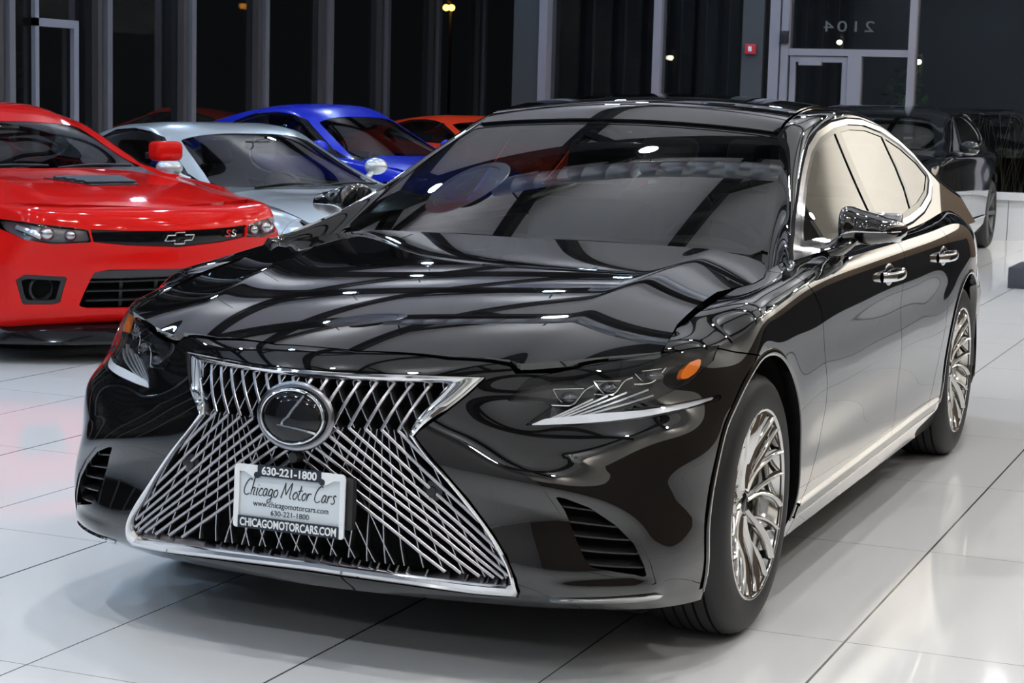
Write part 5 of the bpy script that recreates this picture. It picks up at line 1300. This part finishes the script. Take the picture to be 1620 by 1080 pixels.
# ------------------------------------------------------------------ red coupe
def build_red():
    def nose(Q):    # blunter, more upright nose
        Q = Q.copy(); base = {1: -.93, 2: -.955, 3: -.975, 4: -.985, 5: -.985, 6: -.945, 7: -.85}
        for k, y0 in base.items():
            x = Q[:7, k, 0]; Q[:7, k, 1] = y0+.335*x*x; Q[7, k, 1] = .5*Q[7, k, 1]+.5*(y0+.335*Q[7, k, 0]**2+.05)
        return Q
    sh = Shell(([-.95,-.4,0,3.125,4.3],[-.95,-.42,0,2.852,3.86]), ([.17,.30,.64,.735,.80,.843,.946,1.0,1.1],[.15,.27,.605,.718,.785,.823,.915,.955,1.04]), 1.005,
               ([.42,.62,1.37,2.1,2.9,3.8],[.36,.56,1.08,1.66,2.40,3.20]), ([.95,1.0,1.40,1.477],[.905,.953,1.26,1.352]), (1.0, 1.02), nv=80, nose=nose, crease=True)
    P = MT['red_paint']
    LH = np.array([(.49,.645),(.503,.714),(.60,.729),(.86,.760),(.856,.714),(.81,.663),(.68,.637)])
    band_ = full(np.array([(0,.700),(.30,.706),(.494,.715),(.480,.649),(.30,.629),(0,.613)]))
    LG = full(np.array([(0,.495),(.40,.50),(.47,.485),(.535,.31),(.50,.295),(0,.285)]))
    FI = np.array([(.60,.465),(.80,.478),(.835,.45),(.80,.32),(.66,.318),(.625,.33)])
    car = other_car('red_coupe', 'bright red sports coupe with black hood vent and thin black grille band', sh, P, (RED_P[0]+RED_D[0], RED_P[1]+RED_D[1], 0), math.radians(RED_D[2]), 2.852, .35, pillars='coupe', hole=[LH, band_, LG, FI], roof_mat=P)
    both = lambda M: join(M, mirror(M))
    put('grille_band', both(rim(sh.sheet(band_, -.012), .03)), MT['gloss_black'], car)
    for fn in (lambda m: m, mirror):
        h = bpy.data.objects.new('headlight', None); COL.objects.link(h); h.parent = car
        put('lamp_housing', fn(sh.sheet(LH, -.06)), MT['lamp_bar'], h); put('lamp_lens', fn(sh.sheet(LH, -.002)), MT['lamp_glass'], h)
        c, n = sh.at_nose([(.70,.693),(.59,.685),(.78,.707)]); k = -1 if fn is mirror else 1
        for q, r in ((0, .042), (1, .034)):
            e = c[q]-n[q]*.035; e[0] *= k; put('projector', ball(e, (r, r, r*.9), 18, 10), MT['lamp_clear'], h)
        e = np.linspace(0, 1, 9); L, nn = sh.at_nose(np.stack([.73+.09*e, .672+.055*e], 1)); L = L-nn*.03; L[:, 0] *= k; put('reflector', tube(L, .018, 8), MT['lamp_clear'], h)
        it = bpy.data.objects.new('air_intake', None); COL.objects.link(it); it.parent = car
        put('intake_back', fn(sh.sheet(FI, -.05)), MT['flat_black'], it); w = sh.sheet(FI, -.004); d = sdf(w[0][:, [0, 2]], FI); put('intake_surround', fn(rim(clip(w, -.022-d), .03)), MT['black_plastic'], it)
        c, n = sh.at_nose([(.715,.395)]); c = c[0]-n[0]*.03; c[0] *= k; put('duct_ring', xf(lathe([(.062,.02),(.070,.0),(.062,-.012),(.050,.01)], 28, 'y'), c), MT['black_plastic'], it)
    put('lower_grille_back', both(sh.sheet(LG, -.07)), MT['flat_black'], car)
    for z in (.335, .385, .435):
        p, n = sh.at_nose(np.stack([np.linspace(-.49, .49, 31), np.full(31, z)], 1)); put('grille_slat', sweep(p+np.array([0,.03,0]), [(.004,.02),(.004,-.02),(-.004,-.02),(-.004,.02)], up=(0,0,1)), MT['black_plastic'], car)
    for x in (-.3, -.1, .1, .3):
        p, n = sh.at_nose([(x,.30),(x,.39),(x,.48)]); put('grille_post', sweep(p+np.array([0,.05,0]), [(.008,.01),(.008,-.01),(-.008,-.01),(-.008,.01)], up=(0,1,0)), MT['black_plastic'], car)
    # top lip of the lower opening, splitter
    p, n = sh.at_nose(np.stack([np.linspace(-.47, .47, 31), np.full(31, .47)], 1)); put('grille_panel', loft(np.stack([p+np.array([0,.012,.025]), p+np.array([0,.03,-.02])], 1)), MT['lamp_inner'], car)
    x = np.linspace(-.93, .93, 41); y = -.985+.40*np.abs(x/.93)**2.6
    put('splitter', loft(np.stack([np.stack([x, y+.06, x*0+.205], 1), np.stack([x, y+.0, x*0+.165], 1), np.stack([x, y-.035, x*0+.125], 1), np.stack([x, y-.03, x*0+.108], 1), np.stack([x, y+.3, x*0+.108], 1)], 1)), MT['gloss_black'], car)
    # bow-tie emblem in outline and the two-letter badge
    bw, bh, s_ = .093, .030, .018; B = np.array([(-bw,-.012),(-bw+.018,.016),(-.030,.016),(-.026,bh),(.034,bh),(.030,.016),(bw,.016),(bw-.018,-.012),(.030,-.012),(.026,-bh),(-.034,-bh),(-.030,-.012)])
    Q = resample(B, n=72, closed=True); p, n = sh.at_nose(Q*np.array([1,1])+np.array([0,.662])); put('emblem', tube(p+n*.006, .0035, 6, closed=True), MT['chrome'], car)
    # two slanted S letters
    for x0, m in ((.315, 'red_glass'), (.360, 'chrome')):
        S_ = np.array([(.045,.022),(.030,.028),(.012,.024),(.014,.014),(.030,.008),(.030,-.004),(.012,-.010),(-.004,-.004)]); p, n = sh.at_nose(curve(S_, 24)*np.array([1,.8])+np.array([x0,.668])); put('badge', tube(p+n*.005, .0045, 6), MT[m], car)
    # hood vent
    vx = [(-.235,-.02),(.235,-.02),(.155,-.36),(-.155,-.36)]; vp = np.array([(.265,.02),(.235,-.0),(.155,-.33),(-.155,-.33),(-.235,0),(-.265,.02)])
    gx, gy_ = np.meshgrid(np.linspace(-.27, .27, 60), np.linspace(-.36, .05, 50), indexing='ij'); gz = sh.hood(np.stack([gx.ravel(), gy_.ravel()], 1)).reshape(gx.shape)+.006; G = np.stack([gx, gy_, gz], 2); M = (G.reshape(-1,3), grid_normals(G).reshape(-1,3), grid_tris(60,50))
    put('hood_vent', rim(cutpoly(M, vp, (0,1), True, 0), .02), MT['vent_grey'], car)
    for y, w in ((-.03,.22),(-.105,.195),(-.18,.175),(-.255,.16)):
        xx = np.linspace(-w, w, 12); zz = sh.hood(np.stack([xx, xx*0+y], 1)); Pn = np.stack([xx, xx*0+y, zz+.012], 1); put('vent_louver', sweep(Pn, [(.010,.002),(.002,.034),(-.004,.034),(-.004,-.004)], up=(0,0,1)), MT['vent_grey'], car)
    for sx in (1, -1):
        m = bpy.data.objects.new('side_mirror', None); COL.objects.link(m); m.parent = car
        put('mirror_housing', xf(bbox(-.10,.10,-.07,.06,-.062,.062,.035,3), (sx*.95, .66, 1.07)), P, m, 60); put('mirror_arm', bbox(min(sx*.86,sx*.95), max(sx*.86,sx*.95), .69, .76, 1.02, 1.06, .01), MT['black_plastic'], m)
        put('marker_lamp', bbox(min(sx*.945,sx*.962), max(sx*.945,sx*.962), -.52, -.40, .60, .645, .006), MT['amber'], car)
    return car
def build_silver():
    sh = Shell(([-.95,-.4,0,3.125,4.3],[-.97,-.45,0,2.50,3.35]), ([.17,.30,.64,.735,.80,.843,.946,1.0,1.1],[.15,.25,.50,.57,.61,.645,.765,.80,.88]), .97,
               ([.42,.62,1.37,2.1,2.9,3.8],[.36,.55,1.20,1.62,2.15,2.95]), ([.95,1.0,1.40,1.477],[.75,.805,1.185,1.235]), (.97, .92), nv=60)
    P = MT['silver_paint']; LH = np.array([(.46+.115*math.cos(t)*(1.25), .605+.055*math.sin(t)) for t in np.linspace(0, 2*np.pi, 25)[:-1]])
    LH = np.stack([.66+.155*np.cos(np.linspace(0,2*np.pi,29)[:-1]), .615+.062*np.sin(np.linspace(0,2*np.pi,29)[:-1])+.02*np.cos(np.linspace(0,2*np.pi,29)[:-1])], 1)
    car = other_car('silver_coupe', 'silver grand touring coupe with oval twin headlights between the red and blue cars', sh, P, (-3.751+SIL_D[0], 6.205+SIL_D[1], 0), math.radians(SIL_D[2]), 2.50, .33, pillars='coupe', hole=[LH])
    for fn, k in ((lambda m: m, 1), (mirror, -1)):
        h = bpy.data.objects.new('headlight', None); COL.objects.link(h); h.parent = car
        put('lamp_housing', fn(sh.sheet(LH, -.05)), MT['lamp_clear'], h); put('lamp_lens', fn(sh.sheet(LH, -.001)), MT['lamp_glass'], h)
        for x, z, r in ((.60,.606,.048),(.735,.628,.038)):
            c, n = sh.at_nose([(x, z)]); e = c[0]-n[0]*.035; e[0] *= k; put('projector', ball(e, r, 20, 12), MT['lamp_ball'], h); put('projector_ring', xf(lathe([(r*.95,-.028),(r*1.1,-.02),(r*1.12,.0)], 24, 'y'), e), MT['chrome'], h)
        pod_mirror(car, .90, .86, .945, P, k, (.10,.075,.062))
    return car
def build_blue():
    sh = Shell(([-.95,-.4,0,3.125,4.3],[-.93,-.45,0,2.45,3.35]), ([.17,.30,.64,.735,.80,.843,.946,1.0,1.1],[.15,.27,.52,.59,.64,.69,.84,.90,.97]), .97,
               ([.42,.62,1.37,2.1,2.9,3.8],[.30,.48,1.12,1.55,2.25,3.05]), ([.95,1.0,1.477],[.80,.85,1.36]), (.97, .90), nv=60)
    P = MT['blue_paint']
    car = other_car('blue_coupe', 'deep blue sports coupe parked behind the silver coupe', sh, P, (-5.727+BLU_D[0], 12.006+BLU_D[1], 0), math.radians(BLU_D[2]), 2.45, .33, pillars='coupe')
    for k in (1, -1): pod_mirror(car, .93, .80, .98, P, k, (.10,.08,.07))
    return car
def build_orange():
    sh = Shell(([-.95,-.4,0,3.125,4.3],[-.95,-.45,0,2.5,3.4]), ([.17,.30,.64,.735,.80,.843,.946,1.0,1.1],[.15,.25,.50,.58,.64,.70,.84,.90,.96]), .98,
               ([.42,.62,1.37,2.1,2.9,3.8],[.40,.60,1.22,1.60,2.25,3.05]), ([.95,1.0,1.477],[.85,.90,1.24]), (.98, .92), nu=220, nv=48)
    return other_car('orange_red_coupe', 'low orange-red coupe half hidden behind the blue coupe', sh, MT['orange_paint'], (-6.1+ORA_D[0], 16.2+ORA_D[1], 0), math.radians(ORA_D[2]), 2.5, .33, pillars='coupe')
def build_black_saloon():
    sh = Shell(([-.95,-.4,0,3.125,4.3],[-.88,-.42,0,3.10,4.15]), ([.17,.30,.64,.735,.80,.843,.946,1.0,1.1],[.19,.32,.68,.79,.87,.92,1.00,1.03,1.08]), 1.0,
               ([.42,.62,1.37,2.1,2.9,3.8],[.55,.75,1.30,1.95,2.85,3.45]), ([.95,1.0,1.477],[.99,1.04,1.50]), (1.0, 1.04))
    P = MT['navy_paint']
    car = other_car('black_saloon', 'tall dark saloon parked behind the black sedan near the glass door', sh, P, (-1.93+BLK_D[0], 12.95+BLK_D[1], 0), math.radians(BLK_D[2]), 3.10, .37, rim_m=MT['disc'], spokes=7)
    for k in (1, -1):
        m = bpy.data.objects.new('side_mirror', None); COL.objects.link(m); m.parent = car
        put('mirror_housing', subdiv(xf(box(-.12,.12,-.09,.07,-.085,.085), (k*1.03, .95, 1.10)), 2), P, m, 60); put('mirror_trim', tube(np.array([(k*.93,.85,1.05),(k*1.12,.88,1.055)]), .008, 6), MT['chrome'], m); put('mirror_arm', bbox(min(k*.86,k*.96), max(k*.86,k*.96), .93, 1.0, 1.02, 1.06, .01), P, m)
        y = np.linspace(.5, 2.6, 20); put('sill_chrome', tube(np.stack([y*0+k*.945, y, y*0+.33+.015*y], 1), .012, 6), MT['chrome'], car)
        ln = np.array([(float(sh.gy(a)), float(sh.gz(b))) for a, b in DLO_OLD]); X = np.interp(ln[:, 1], [1.04, 1.5], [.862, .70]); put('window_trim', tube(np.stack([k*(X+.012), ln[:, 0], ln[:, 1]], 1), .008, 6, closed=True), MT['chrome'], car)
    return car
RED_P = (-4.27, 4.20); RED_D = (0, 0, 65.4); SIL_D = (.165, .065, 68); BLU_D = (.745, -1.19, 77); ORA_D = (0, 0, 68); BLK_D = (0, 0, 0)
build_hero()
build_red()
build_silver()
build_blue()
build_orange()
build_black_saloon()
